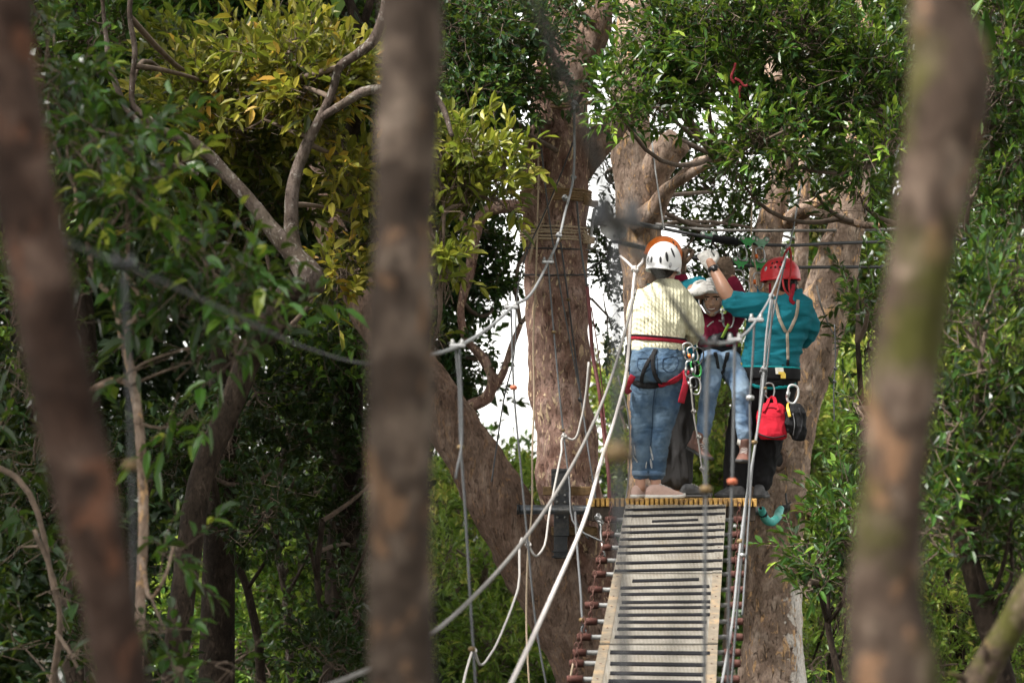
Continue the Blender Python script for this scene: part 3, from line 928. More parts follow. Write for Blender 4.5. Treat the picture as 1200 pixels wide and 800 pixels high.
b3 = [(850, 35, 17.3, 60, 46, 0.5, 0.5), (905, 45, 17.2, 66, 50, 0.5, 0.5), (960, 40, 17.2, 60, 50, 0.5, 0.5), (1015, 55, 17.1, 50, 60, 0.4, 0.5), (855, 100, 17.4, 50, 34, 0.35, 0.55), (880, 140, 17.2, 44, 30, 0.3, 0.6),
      (860, 180, 17.4, 40, 26, 0.3, 0.45), (895, 165, 17.0, 44, 28, 0.3, 0.62), (925, 150, 17.2, 40, 26, 0.3, 0.5), (985, 110, 17.2, 60, 36, 0.4, 0.45), (1030, 120, 17.2, 30, 50, 0.4, 0.4), (870, 215, 17.6, 40, 26, 0.3, 0.4, 2.2),
      (930, 195, 17.3, 34, 18, 0.2, 0.5, 2.5), (1040, 168, 16.8, 26, 24, 0.2, 0.75), (1020, 180, 17.0, 26, 22, 0.2, 0.5), (985, 190, 18.0, 30, 26, 0.3, 0.35, 2.0), (1010, 235, 17.9, 24, 20, 0.2, 0.45, 2.2), (955, 225, 18.0, 30, 15, 0.2, 0.4, 1.6),
      (900, -30, 18.0, 160, 50, 0.8, 0.45), shade_canopy(5.5, 21, 11.0, 2.2, 2.2, 1.4), shade_canopy(6.5, 17, 10.5, 2.0, 3, 1.2)]
_tb = t3[0][0]
M['bark_peel'] = bark('bark_peel', (0.085, 0.048, 0.033), (0.34, 0.235, 0.175), (0.56, 0.45, 0.37), (0.64, 0.40, 0.21), 11, 0.85, 1.3, flake_scale=18.0, blot=0.65, peel=(P(923, 740, 19.2).x - _tb.x, P(923, 688, 19.2).z - _tb.z))
T3 = make_tree('tree', 'pale flaking tree with a dark knot hole leaning beside the guide in the red helmet', 'tree', t3, l3, b3, 'leaf_main', 'bark_peel', 0.076, 36, 14, leaf_kw=UP)


# the knot hole on T3
def t3_surface(px, py):
    tr = [c for c in T3.children if c.name.startswith('trunk')][0]
    bv = BVHTree.FromPolygons([tuple(v.co + T3.location) for v in tr.data.vertices], [tuple(p.vertices) for p in tr.data.polygons])
    return bv


BV3 = t3_surface(0, 0)
kp, kn = hit(BV3, 913, 538, 0.0)
mb = MB()
ax = frame_of(kn)
ringp = [kp + ax[0] * (0.045 * math.cos(a)) + ax[1] * (0.065 * math.sin(a)) + kn * 0.008 for a in [2 * math.pi * i / 14 for i in range(14)]]
mb.tube(ringp, 0.017, 8, 2, closed=True)
kb = mb.build('knot', 'bark_lean', T3)
mb = MB()
mb.ball(kp, (0.04, 0.058, 0.01), ax)
mb.build('knot_hollow', 'hole', kb)

# --- tree with mottled limbs and olive leaves (upper part of the wood on the one side)
tO = up_path(205, 17.2, [(207, 760, 17.2, 0.08), (222, 640, 17.2, 0.078), (236, 560, 17.25, 0.075), (268, 480, 17.3, 0.075), (292, 420, 17.3, 0.078), (322, 372, 16.9, 0.095), (352, 330, 16.5, 0.09)], 0.16)
lO = [[(P(376, 341, 16.5), 0.026), (P(368, 330, 16.45), 0.072), (P(345, 300, 16.45), 0.060), (P(318, 268, 16.45), 0.048), (P(290, 232, 16.45), 0.043), (P(265, 205, 16.45), 0.039), (P(240, 178, 16.45), 0.038), (P(215, 163, 16.45), 0.037), (P(190, 155, 16.45), 0.030), (P(165, 150, 16.45), 0.022), (P(140, 152, 16.4), 0.017)],
      [(P(190, 157, 16.45), 0.025), (P(172, 138, 16.45), 0.022), (P(157, 125, 16.45), 0.019), (P(155, 95, 16.45), 0.017), (P(158, 60, 16.45), 0.017), (P(152, 20, 16.45), 0.015), (P(158, -40, 16.45), 0.013)],
      [(P(168, 148, 16.45), 0.019), (P(150, 130, 16.42), 0.017), (P(138, 105, 16.4), 0.018), (P(128, 72, 16.4), 0.017), (P(124, 40, 16.4), 0.014), (P(118, -20, 16.4), 0.011)],
      [(P(358, 322, 16.5), 0.055), (P(343, 285, 16.5), 0.044), (P(341, 250, 16.5), 0.041), (P(344, 215, 16.5), 0.037), (P(356, 178, 16.5), 0.034), (P(374, 140, 16.5), 0.027), (P(390, 105, 16.5), 0.024), (P(398, 79, 16.5), 0.025), (P(418, 64, 16.5), 0.027), (P(437, 48, 16.5), 0.029), (P(448, 20, 16.5), 0.025), (P(456, -30, 16.55), 0.022)],
      [(P(376, 138, 16.5), 0.025), (P(402, 122, 16.45), 0.025), (P(426, 108, 16.45), 0.029), (P(445, 104, 16.45), 0.029), (P(480, 96, 16.5), 0.022), (P(515, 120, 16.45), 0.017), (P(530, 160, 16.4), 0.012)],
      [(P(232, 205, 16.45), 0.017), (P(200, 192, 16.4), 0.019), (P(160, 200, 16.4), 0.014)]]
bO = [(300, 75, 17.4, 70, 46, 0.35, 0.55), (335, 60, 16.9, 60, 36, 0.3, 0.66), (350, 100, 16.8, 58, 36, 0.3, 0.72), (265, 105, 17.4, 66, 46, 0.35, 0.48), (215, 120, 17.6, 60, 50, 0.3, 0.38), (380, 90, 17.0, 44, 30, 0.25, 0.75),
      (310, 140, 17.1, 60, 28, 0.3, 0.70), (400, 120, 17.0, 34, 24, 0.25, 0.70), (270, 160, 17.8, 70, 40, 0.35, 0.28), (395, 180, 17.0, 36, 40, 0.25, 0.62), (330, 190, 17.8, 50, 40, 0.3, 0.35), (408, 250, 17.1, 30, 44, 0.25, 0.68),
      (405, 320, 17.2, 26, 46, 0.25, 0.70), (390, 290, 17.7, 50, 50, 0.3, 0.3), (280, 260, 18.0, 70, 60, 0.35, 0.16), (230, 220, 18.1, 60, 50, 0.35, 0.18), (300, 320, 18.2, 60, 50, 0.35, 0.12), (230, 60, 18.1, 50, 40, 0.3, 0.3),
      shade_canopy(-7.0, 16, 9.5, 2.8, 3.2, 1.0, 2.6), shade_canopy(-5.0, 13, 9.0, 2.4, 2.4, 0.8, 2.4)]  # the high crowns are added out of view, to deepen the shade
make_tree('tree', 'tree with mottled pale limbs and olive to orange leaves, seen past the slim glossy sapling', 'tree', tO, lO, bO, 'leaf_olive', 'bark_dark', 0.105, 22, 10, limb_mat='bark_pale', leaf_kw=OV)

# --- yellow-green clump beside the great trunk
tM = [(P(482, 112, 17.15), 0.03), (P(506, 150, 17.0), 0.026), (P(530, 185, 16.9), 0.022), (P(545, 215, 16.9), 0.016)]
lM = [[(P(530, 185, 16.9), 0.016), (P(560, 180, 16.8), 0.012), (P(590, 190, 16.8), 0.008)], [(P(506, 150, 17.0), 0.016), (P(520, 250, 16.9), 0.012), (P(515, 340, 16.9), 0.008)]]
bM = [(540, 172, 16.9, 36, 20, 0.3, 0.5, 4), (566, 190, 16.8, 34, 26, 0.25, 0.55, 4), (530, 205, 17.0, 34, 34, 0.3, 0.35, 4), (590, 205, 16.8, 17, 20, 0.2, 0.6), (545, 240, 16.9, 36, 30, 0.25, 0.4), (575, 235, 16.9, 22, 22, 0.2, 0.38),
      (514, 285, 16.9, 20, 46, 0.2, 0.5), (518, 340, 16.9, 17, 40, 0.2, 0.45), (513, 385, 17.0, 12, 26, 0.2, 0.35), (596, 168, 16.8, 12, 13, 0.15, 0.5)]
make_tree('mistletoe_clump', 'lime yellow mistletoe clump hanging beside the great roped trunk', 'plant', tM, lM, bM, 'leaf_lime', 'bark_twig', 0.10, 8, 4, leaf_kw=OV)

# --- slender dark leaved tree against the sky behind the great trunk
tS = up_path(690, 21.4, [(685, 760, 21.4, 0.10), (640, 680, 21.4, 0.09), (592, 600, 21.4, 0.08), (545, 525, 21.4, 0.06), (530, 495, 21.3, 0.05), (545, 478, 21.3, 0.045), (570, 466, 21.3, 0.045), (577, 448, 21.3, 0.04), (566, 420, 21.3, 0.035), (545, 395, 21.3, 0.03), (540, 370, 21.3, 0.028),
                         (552, 310, 21.3, 0.045), (557, 275, 21.3, 0.045), (568, 250, 21.3, 0.045), (592, 242, 21.3, 0.05), (625, 245, 21.2, 0.05)], 0.14)
lS = [[(P(572, 464, 21.3), 0.035), (P(588, 440, 21.3), 0.03), (P(600, 405, 21.3), 0.025), (P(610, 380, 21.3), 0.02)], [(P(555, 290, 21.3), 0.03), (P(535, 230, 21.4), 0.025), (P(540, 150, 21.4), 0.02)]]
bS = [(548, 265, 21.8, 40, 46, 0.4, 0.4, 2.6), (585, 285, 22.0, 30, 44, 0.4, 0.35, 2.4), (545, 340, 21.8, 40, 44, 0.4, 0.4, 2.6), (585, 350, 21.9, 30, 36, 0.4, 0.4, 1.9), (535, 420, 21.6, 34, 44, 0.3, 0.45, 2.6), (572, 415, 21.6, 30, 26, 0.3, 0.45, 1.4),
      (560, 215, 22, 40, 30, 0.4, 0.35, 2.4), (525, 210, 22.2, 40, 60, 0.4, 0.3, 3), (520, 300, 22.2, 30, 60, 0.4, 0.3, 3), (515, 465, 21.9, 30, 40, 0.3, 0.4, 2.8), (540, 462, 21.6, 24, 18, 0.3, 0.4, 1.3),
      (715, 300, 22.4, 20, 50, 0.3, 0.3, 2.2), (712, 370, 22.5, 12, 40, 0.3, 0.4, 1.2)]
make_tree('tree', 'slender tree with crooked brown branches and small dark leaves against the white sky', 'tree', tS, lS, bS, 'leaf_small', 'bark_main', 0.062, 10, 6, leaf_kw=SM)

# --- slim glossy sapling close by
tG = up_path(166, 11.2, [(164, 800, 11.2, 0.020), (165, 700, 11.2, 0.020), (168, 620, 11.2, 0.020), (166, 540, 11.2, 0.019), (161, 480, 11.2, 0.019), (157, 452, 11.2, 0.020), (150, 420, 11.2, 0.018), (143, 390, 11.2, 0.017)], 0.03)
lG = [[(P(143, 392, 11.2), 0.014), (P(132, 352, 11.2), 0.011), (P(108, 318, 11.2), 0.010), (P(104, 290, 11.2), 0.010), (P(92, 258, 11.2), 0.008), (P(88, 220, 11.2), 0.006)],
      [(P(143, 392, 11.2), 0.014), (P(160, 368, 11.2), 0.013), (P(164, 350, 11.2), 0.011), (P(150, 325, 11.2), 0.009), (P(150, 280, 11.2), 0.008), (P(148, 240, 11.2), 0.006)],
      [(P(163, 350, 11.2), 0.010), (P(180, 342, 11.2), 0.009), (P(197, 333, 11.1), 0.008), (P(206, 305, 11.1), 0.006), (P(220, 270, 11), 0.005)],
      [(P(104, 296, 11.2), 0.008), (P(118, 285, 11.2), 0.007), (P(126, 272, 11.2), 0.006), (P(170, 210, 11.1), 0.004)],
      [(P(158, 455, 11.2), 0.012), (P(132, 445, 11.1), 0.012), (P(115, 452, 11.1), 0.011), (P(95, 468, 11.0), 0.008)],
      [(P(166, 650, 11.2), 0.010), (P(178, 700, 11.0), 0.008), (P(196, 668, 10.9), 0.006), (P(203, 640, 10.9), 0.005)]]
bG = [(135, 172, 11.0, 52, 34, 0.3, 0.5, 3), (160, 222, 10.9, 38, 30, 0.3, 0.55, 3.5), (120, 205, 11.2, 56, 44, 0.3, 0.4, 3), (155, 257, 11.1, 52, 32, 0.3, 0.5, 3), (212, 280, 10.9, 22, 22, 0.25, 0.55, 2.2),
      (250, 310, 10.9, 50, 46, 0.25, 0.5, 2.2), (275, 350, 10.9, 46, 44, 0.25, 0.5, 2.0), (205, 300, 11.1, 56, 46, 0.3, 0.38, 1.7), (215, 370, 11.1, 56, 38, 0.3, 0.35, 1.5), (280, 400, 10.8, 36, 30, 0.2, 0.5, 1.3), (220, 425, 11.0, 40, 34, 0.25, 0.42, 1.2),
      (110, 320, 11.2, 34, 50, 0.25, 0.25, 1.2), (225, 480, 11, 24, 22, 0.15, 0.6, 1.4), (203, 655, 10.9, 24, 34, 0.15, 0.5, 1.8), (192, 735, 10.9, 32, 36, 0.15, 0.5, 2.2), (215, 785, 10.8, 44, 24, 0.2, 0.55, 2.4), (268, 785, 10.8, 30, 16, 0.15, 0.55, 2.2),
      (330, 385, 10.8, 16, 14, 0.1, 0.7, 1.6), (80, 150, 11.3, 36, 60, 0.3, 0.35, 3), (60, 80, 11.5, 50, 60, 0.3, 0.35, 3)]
make_tree('sapling', 'slim crooked sapling with glossy drooping leaves standing behind the blurred leaning trunk', 'tree', tG, lG, bG, 'leaf_gloss', 'bark_tan', 0.094, 12, 8, leaf_kw=DR)

# shrub at the foot of the leaning trunk
tL = up_path(60, 12.5, [(62, 800, 12.5, 0.016), (70, 720, 12.4, 0.013), (66, 690, 12.4, 0.010), (40, 620, 12.4, 0.008)], 0.03)
lL = [[(P(66, 740, 12.4), 0.010), (P(85, 770, 12.3), 0.008), (P(95, 790, 12.3), 0.006)], [(P(70, 720, 12.4), 0.01), (P(20, 560, 12.5), 0.014), (P(-20, 540, 12.6), 0.014)]]
bL = [(66, 690, 12.3, 30, 30, 0.2, 0.4, 1.0), (90, 760, 12.2, 36, 32, 0.2, 0.22, 1.1), (25, 640, 12.5, 40, 50, 0.25, 0.25, 1.0), (20, 440, 12.6, 36, 60, 0.3, 0.3, 1.4), (15, 540, 12.8, 40, 60, 0.3, 0.2, 1.0), (30, 760, 12.8, 40, 50, 0.3, 0.15, 1.0)]
make_tree('shrub', 'dark broad leaved shrub low down at the foot of the blurred leaning trunk', 'shrub', tL, lL, bL, 'leaf_gloss', 'bark_twig', 0.10, 10, 6, leaf_kw=DR)

# --- trees filling the upper corner behind the olive leaves
for (x0, d, pts, lab, tone) in (
        (90, 21.0, [(80, 50, 60, 60), (40, 150, 60, 70), (110, 120, 60, 60), (60, 250, 70, 60), (130, 30, 60, 50), (20, 50, 50, 60), (110, 190, 60, 50), (30, 340, 50, 60)], 'tall dark tree filling the upper corner behind the glossy sapling', 0.55),
        (255, 21.5, [(190, 40, 60, 50), (250, 20, 60, 40), (180, 90, 50, 40), (310, 15, 60, 30), (230, 80, 50, 40), (170, 10, 50, 40)], 'dark tree whose leaves show above the olive leaved limbs', 0.6),
        (400, 22.0, [(380, 25, 60, 50), (440, 30, 50, 60), (350, 10, 50, 40), (480, 60, 50, 60), (430, 110, 40, 50), (480, 160, 40, 60), (440, 200, 40, 60), (450, 300, 60, 70), (420, 400, 60, 50), (480, 380, 40, 60)], 'dark tree with a bare forked branch behind the blurred upright trunk', 0.4)):
    tt = up_path(x0, d, [(x0, 700, d, 0.13), (x0 + 8, 450, d, 0.12), (x0 - 6, 250, d, 0.10), (x0 + 4, 80, d, 0.08), (x0 - 5, -60, d, 0.07), (x0, -220, d, 0.05)], 0.18)
    ll = []
    if x0 == 400:
        ll = [[(P(404, 200, d), 0.06), (P(420, 60, 20.6), 0.05), (P(418, 30, 20.5), 0.045), (P(405, -10, 20.5), 0.03)], [(P(420, 50, 20.6), 0.04), (P(432, 8, 20.5), 0.03), (P(440, -20, 20.5), 0.03)]]
    bb = [(a, b, d + random.uniform(-1.0, 1.0), rx, ry, 0.5, tone + random.uniform(-0.12, 0.1), 3.2) for a, b, rx, ry in pts]
    xx = (x0 - 600) / F * d
    bb += [shade_canopy(xx, d + 1.5, 10.5, 2.6, 2.6, 1.2, 2.0)] + ([shade_canopy(xx - 2.2, d - 4, 9.8, 2.0, 2.4, 0.9, 2.0)] if x0 == 90 else [])
    make_tree('tree', lab, 'tree', tt, ll, bb, 'leaf_main', 'bark_dark', 0.10, 14, 6, leaf_kw=OV)

# --- dark understory
und = [(285, 20.5, [(300, 460, 70, 40), (350, 520, 70, 50), (260, 520, 50, 60), (310, 600, 60, 50)], [(290, 690, 0.03), (262, 620, 0.025), (250, 560, 0.02)], 'small dark understory tree with a thin bent stem deep in the shade', 0.45, 1.8),
       (330, 22.5, [(370, 440, 60, 40), (420, 480, 50, 60), (400, 560, 60, 60), (350, 660, 60, 50), (340, 720, 50, 50)], [(335, 700, 0.03), (320, 600, 0.028), (345, 480, 0.02)], 'understory tree with pale lichened stem and a patch of lit leaves', 0.7, 1.6),
       (395, 21.0, [(410, 640, 50, 60), (420, 720, 40, 60), (390, 780, 60, 40), (440, 560, 40, 60)], [(385, 740, 0.035), (372, 680, 0.025), (378, 610, 0.02)], 'dark many stemmed shrub behind the foot of the blurred upright trunk', 0.4, 1.8),
       (250, 24.0, [(250, 690, 50, 50), (240, 740, 50, 40), (300, 760, 60, 40), (270, 640, 50, 50)], [(262, 720, 0.03), (240, 640, 0.025), (230, 560, 0.02)], 'leafy shrub lit by a gap behind the dark crooked trunk', 0.8, 2.2),
       (120, 20.0, [(110, 560, 60, 60), (60, 480, 60, 60), (150, 640, 60, 60), (120, 760, 60, 50), (40, 580, 60, 60), (190, 520, 40, 60)], [(110, 720, 0.05), (120, 620, 0.045), (100, 500, 0.03)], 'dark thicket tree behind the leaning trunk, trunk in deep shade', 0.3, 2.0)]
for x0, d, pts, st, lab, tone, cov in und:
    tt = up_path(x0, d, [(a, b, d, r) for a, b, r in st], st[0][2] * 1.5)
    x1, y1, r1 = st[-1]
    ll = [[(P(st[0][0], st[0][1], d), 0.016), (P(x0 + 35, 640, d - 0.3), 0.012), (P(x0 + 60, 560, d - 0.4), 0.008)], [(P(st[1][0], st[1][1], d), 0.014), (P(x0 - 45, 600, d - 0.2), 0.010), (P(x0 - 70, 560, d - 0.3), 0.007)]]
    bb = [(a, b, d + random.uniform(-1.0, 1.2), rx, ry, 0.6, tone + random.uniform(-0.1, 0.1), cov) for a, b, rx, ry in pts]
    make_tree('understory_tree', lab, 'tree', tt, ll, bb, 'leaf_shade' if tone < 0.6 else 'leaf_main', 'bark_pale' if x0 == 330 else 'bark_dark', 0.07, 10, 6, leaf_kw=SM)  # shaded trees get the darkened leaf greens, lit ones the normal

# --- right-hand side: shrubs in front of and behind the pale tree
RS = [('shrub', 1165, 13.2, [(1150, 420, 56, 60), (1120, 500, 50, 60), (1185, 480, 50, 70), (1140, 570, 60, 50), (1190, 580, 40, 50), (1130, 630, 66, 40), (1185, 640, 40, 50), (1165, 350, 40, 40), (1110, 600, 40, 40)], [(1178, 800, 0.055), (1155, 720, 0.055), (1135, 650, 0.045), (1150, 520, 0.03)],
       'big glossy dark shrub with a thick dark stem beside the blurred mossy trunk', 0.36, 3.2, 0.079, 'leaf_main'),
      ('tree', 1230, 15.0, [(1175, 40, 44, 60), (1190, 120, 40, 60), (1180, 200, 40, 40), (1160, 90, 30, 60), (1190, 270, 40, 40), (1140, 230, 40, 40), (1100, 290, 40, 30), (1150, 160, 40, 40), (1170, 330, 40, 30), (1200, 0, 60, 40)], [(1240, 600, 0.08), (1235, 300, 0.07), (1225, 100, 0.06), (1235, -80, 0.05)],
       'leafy tree with narrow leaves filling the upper corner beyond the mossy trunk', 0.42, 2.8, 0.076, 'leaf_main'),
      ('shrub', 985, 16.2, [(978, 640, 34, 36), (990, 680, 36, 40), (960, 660, 20, 22), (992, 605, 30, 36), (975, 600, 22, 22), (1005, 640, 36, 50), (950, 690, 12, 16), (945, 635, 16, 12)], [(985, 800, 0.02), (970, 730, 0.018), (972, 660, 0.015)],
       'dark leaved shrub overlapping the peeled white strip of the pale tree', 0.35, 3.0, 0.076, 'leaf_main'),
      ('shrub', 1005, 17.6, [(1016, 350, 26, 36), (1008, 385, 24, 24), (1018, 410, 30, 26), (1004, 330, 14, 16), (1012, 520, 24, 36), (1006, 480, 14, 24)], [(1010, 700, 0.025), (1012, 520, 0.02), (1005, 400, 0.015)],
       'thin leafy shrub just beyond the guide in the red helmet', 0.4, 2.2, 0.073, 'leaf_main'),
      ('shrub', 955, 21.0, [(960, 720, 40, 40), (985, 770, 50, 40), (950, 780, 30, 40), (1000, 700, 40, 40)], [(975, 760, 0.02), (985, 690, 0.015), (970, 640, 0.012)],
       'twiggy shrub with sparse leaves low down beside the white barked trunk', 0.6, 1.3, 0.07, 'leaf_bright'),
      ('shrub', 1120, 23.0, [(1110, 700, 50, 50), (1150, 760, 60, 50), (1180, 700, 40, 40), (1100, 780, 50, 40), (1190, 780, 40, 50)], [(1125, 760, 0.04), (1110, 700, 0.03), (1120, 620, 0.02)],
       'light green shrub behind the mossy bough in the lower corner', 0.55, 2.6, 0.075, 'leaf_bright')]
for nm, x0, d, pts, st, lab, tone, cov, lf, lm in RS:
    tt = up_path(x0, d, [(a, b, d, r) for a, b, r in st], st[0][2] * 1.3)
    ll = []
    for k in range(3):
        a, b, rx, ry = random.choice(pts)
        s = st[min(1, len(st) - 1)]
        ll.append([(P(s[0], s[1], d), 0.014), (P((s[0] + a) / 2 + random.uniform(-15, 15), (s[1] + b) / 2, d - 0.1), 0.010), (P(a, b, d), 0.006)])
    bb = [(a, b, d + random.uniform(-0.4, 0.5), rx, ry, 0.4, tone + random.uniform(-0.08, 0.12), cov) for a, b, rx, ry in pts]
    if nm == 'tree':
        bb += [shade_canopy(4.0, 14.5, 8.9, 1.8, 2.4, 0.9), shade_canopy(5.0, 12, 9.4, 2.2, 2.4, 0.9)]
    make_tree(nm, lab, nm, tt, ll, bb, lm, 'bark_dark', lf, 14, 6, leaf_kw=UP)

# --- bright bushes beyond the platform, lit from the open side
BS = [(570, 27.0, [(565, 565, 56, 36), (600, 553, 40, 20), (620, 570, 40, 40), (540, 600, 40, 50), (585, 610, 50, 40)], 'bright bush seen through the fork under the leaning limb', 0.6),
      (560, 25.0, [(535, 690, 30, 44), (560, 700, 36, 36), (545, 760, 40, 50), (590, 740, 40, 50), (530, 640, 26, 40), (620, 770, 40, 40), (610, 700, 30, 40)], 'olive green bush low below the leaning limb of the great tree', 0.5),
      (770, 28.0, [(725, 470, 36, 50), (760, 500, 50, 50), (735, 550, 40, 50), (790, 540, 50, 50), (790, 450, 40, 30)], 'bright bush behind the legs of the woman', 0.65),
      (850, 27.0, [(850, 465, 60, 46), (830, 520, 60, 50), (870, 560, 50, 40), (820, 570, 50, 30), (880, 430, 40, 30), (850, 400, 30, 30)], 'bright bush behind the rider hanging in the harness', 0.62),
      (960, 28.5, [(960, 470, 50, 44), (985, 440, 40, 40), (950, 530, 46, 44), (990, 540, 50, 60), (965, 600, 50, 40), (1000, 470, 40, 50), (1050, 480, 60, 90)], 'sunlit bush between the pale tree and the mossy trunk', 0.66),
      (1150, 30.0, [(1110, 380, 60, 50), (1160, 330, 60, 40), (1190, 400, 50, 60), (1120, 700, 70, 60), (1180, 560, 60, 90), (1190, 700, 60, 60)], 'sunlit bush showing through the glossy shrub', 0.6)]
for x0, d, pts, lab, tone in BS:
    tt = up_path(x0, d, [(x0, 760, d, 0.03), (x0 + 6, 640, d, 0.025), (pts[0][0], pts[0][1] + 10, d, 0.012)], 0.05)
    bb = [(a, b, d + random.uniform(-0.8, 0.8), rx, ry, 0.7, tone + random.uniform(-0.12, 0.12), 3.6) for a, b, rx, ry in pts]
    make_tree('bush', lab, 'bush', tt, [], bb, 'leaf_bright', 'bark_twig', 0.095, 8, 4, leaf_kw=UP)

for x0, d, pts, lab in ((715, 33.0, [(718, 440, 24, 26), (735, 455, 30, 30), (700, 460, 26, 40)], 'yellow flowering bush between the great tree and the woman'),
                        (1010, 36.0, [(1000, 300, 50, 40), (1030, 340, 50, 50), (985, 350, 40, 40), (1010, 400, 60, 40), (960, 290, 30, 30)], 'pale yellow tree far beyond the zip line cables')):
    tt = up_path(x0, d, [(x0, 700, d, 0.06), (x0 + 4, 560, d, 0.05), (pts[0][0], pts[0][1] + 20, d, 0.02)], 0.09)
    bb = [(a, b, d + random.uniform(-0.8, 0.8), rx, ry, 0.8, 0.55 + random.uniform(-0.15, 0.15), 2.6) for a, b, rx, ry in pts]
    make_tree('bush' if x0 < 800 else 'tree', lab, 'bush' if x0 < 800 else 'tree', tt, [], bb, 'leaf_yellow', 'bark_twig', 0.11, 8, 4, leaf_kw=OV)

# --- the wood beyond, one leafy mass
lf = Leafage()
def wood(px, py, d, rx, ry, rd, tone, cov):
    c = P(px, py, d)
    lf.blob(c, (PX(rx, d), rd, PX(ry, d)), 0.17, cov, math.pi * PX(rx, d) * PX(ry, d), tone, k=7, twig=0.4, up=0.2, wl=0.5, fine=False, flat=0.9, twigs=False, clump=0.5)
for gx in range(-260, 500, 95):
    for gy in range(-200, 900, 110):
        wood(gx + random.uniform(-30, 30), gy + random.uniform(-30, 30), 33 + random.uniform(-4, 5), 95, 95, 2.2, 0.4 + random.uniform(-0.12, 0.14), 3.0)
w = lf.build('far_wood', 'leaf_shade', None)  # shade of this wood is put into its leaf colour
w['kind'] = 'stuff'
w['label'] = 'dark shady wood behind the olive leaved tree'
lf = Leafage()
for gx in range(500, 1000, 95):
    for gy in range(610, 900, 80):
        wood(gx + random.uniform(-30, 30), gy + random.uniform(-20, 20), 36 + random.uniform(-3, 4), 90, 60, 2.2, 0.5 + random.uniform(-0.1, 0.15), 3.0)
for gx in range(1040, 1500, 95):
    for gy in range(-200, 900, 110):
        wood(gx + random.uniform(-30, 30), gy + random.uniform(-30, 30), 36 + random.uniform(-4, 5), 95, 95, 2.2, 0.5 + random.uniform(-0.12, 0.2), 2.6)
for gx in (930, 985):
    for gy in (420, 500, 40, -60):
        wood(gx, gy, 38, 60, 60, 2.0, 0.6, 2.6)
for gx in range(520, 1060, 90):
    wood(gx, -60 + random.uniform(-30, 30), 34, 90, 70, 2.0, 0.45, 1.6)
    wood(gx, 60 + random.uniform(-20, 20), 33, 80, 50, 2.0, 0.45, 1.1 if gx > 560 else 2.5)
w = lf.build('far_wood', 'leaf_main', None)
w['kind'] = 'stuff'
w['label'] = 'dense green wood beyond the platform clearing'

# low ground cover on the forest floor
lf = Leafage()
for i in range(150):
    d = random.uniform(15, 34)
    px = random.uniform(-150, 1350)
    c = GP(px, d) + V((0, 0, 0.45))
    lf.blob(c, (1.0, 1.0, 0.5), 0.10, 1.0, 1.0, random.uniform(0.1, 0.5), k=6, twig=0.3, up=0.6, fine=False, wl=0.4, count=260, twigs=False)
g = lf.build('ground_cover', 'leaf_shade', None)
g['kind'] = 'stuff'
g['label'] = 'low leafy ground cover on the dark forest floor'


# --- blurred trunks close to the camera
def front(name, label, d, pts, mat, can, sides=20):
    b = P(pts[-1][0], 0, d)
    gx = (pts[-1][0] - 600) / F * d + (pts[-1][0] - pts[-2][0]) / F * d * 1.5
    tr = [(V((gx, d, ground_z(gx, d) - 0.1)), PX(pts[-1][2], d) * 1.5)]
    for px, py, r in reversed(pts):
        tr.append((P(px, py, d), PX(r, d)))
    px, py, r = pts[0]
    dx = (pts[0][0] - pts[1][0]) / max(1, pts[1][1] - pts[0][1])
    for k in (700, 1500, 2600):
        tr.append((P(px + dx * k * 0.5, py - k, d + 0.0003 * k), PX(r, d) * (1 - k / 5000)))
    return make_tree('tree', label, 'tree', tr, [], can, 'leaf_main', mat, 0.1, sides, 10, leaf_kw=OV, amp=0.10)


front('tree', 'blurred slim trunk leaning across the view, grey brown with pale streaks', 4.3,
      [(0, -60, 36), (5, 60, 36), (22, 180, 36), (42, 300, 37), (60, 400, 38), (82, 500, 38), (104, 600, 37), (126, 700, 33), (142, 800, 33), (152, 860, 34)], 'bark_red', [shade_canopy(-2.8, 4.2, 8.6, 1.6, 1.8, 0.8, 1.6), shade_canopy(-4.0, 8.0, 8.6, 2.2, 2.8, 0.8, 2.4)])  # out of view crowns, added to darken the wood on this side
front('tree', 'blurred straight upright trunk, grey brown, standing alone in front of the olive leaves', 4.6,
      [(482, -60, 36), (480, 60, 36), (475, 200, 37), (471, 330, 38), (470, 430, 40), (468, 560, 39), (468, 700, 39), (470, 800, 40), (470, 860, 40)], 'bark_front', [shade_canopy(-0.6, 4.4, 9.4, 1.2, 1.2, 0.6, 1.0)])
front('tree', 'blurred mottled trunk with green moss on its upper part', 4.1,
      [(1104, -60, 37), (1103, 20, 38), (1115, 70, 44), (1113, 110, 47), (1100, 190, 42), (1082, 290, 40), (1066, 390, 41), (1052, 500, 40), (1044, 600, 40), (1038, 700, 44), (1045, 800, 58), (1048, 860, 62)], 'bark_mossy', [shade_canopy(1.9, 4.0, 9.0, 1.3, 1.3, 0.7, 1.2), shade_canopy(3.0, 6.5, 9.2, 1.6, 2.0, 0.7, 1.2)])
# leaning mossy bough in the lower corner
gb = V((PX(470, 8.2), 8.2, ground_z(1.1, 8.2) - 0.1))
make_tree('fallen_bough', 'pale mossy bough slanting up out of the lower corner', 'bough',
          [(gb, 0.055), (P(1108, 862, 8.3), 0.044), (P(1150, 790, 8.3), 0.043), (P(1188, 728, 8.3), 0.042), (P(1218, 672, 8.3), 0.042), (P(1290, 540, 8.4), 0.045), (P(1400, 330, 8.6), 0.03)],
          [[(P(1152, 784, 8.3), 0.012), (P(1155, 764, 8.25), 0.008), (P(1153, 754, 8.25), 0.005)], [(P(1135, 800, 8.3), 0.012), (P(1118, 790, 8.25), 0.008), (P(1110, 788, 8.25), 0.005)]],
          [], 'leaf_main', 'bark_mossy', 0.1, 18, 8)
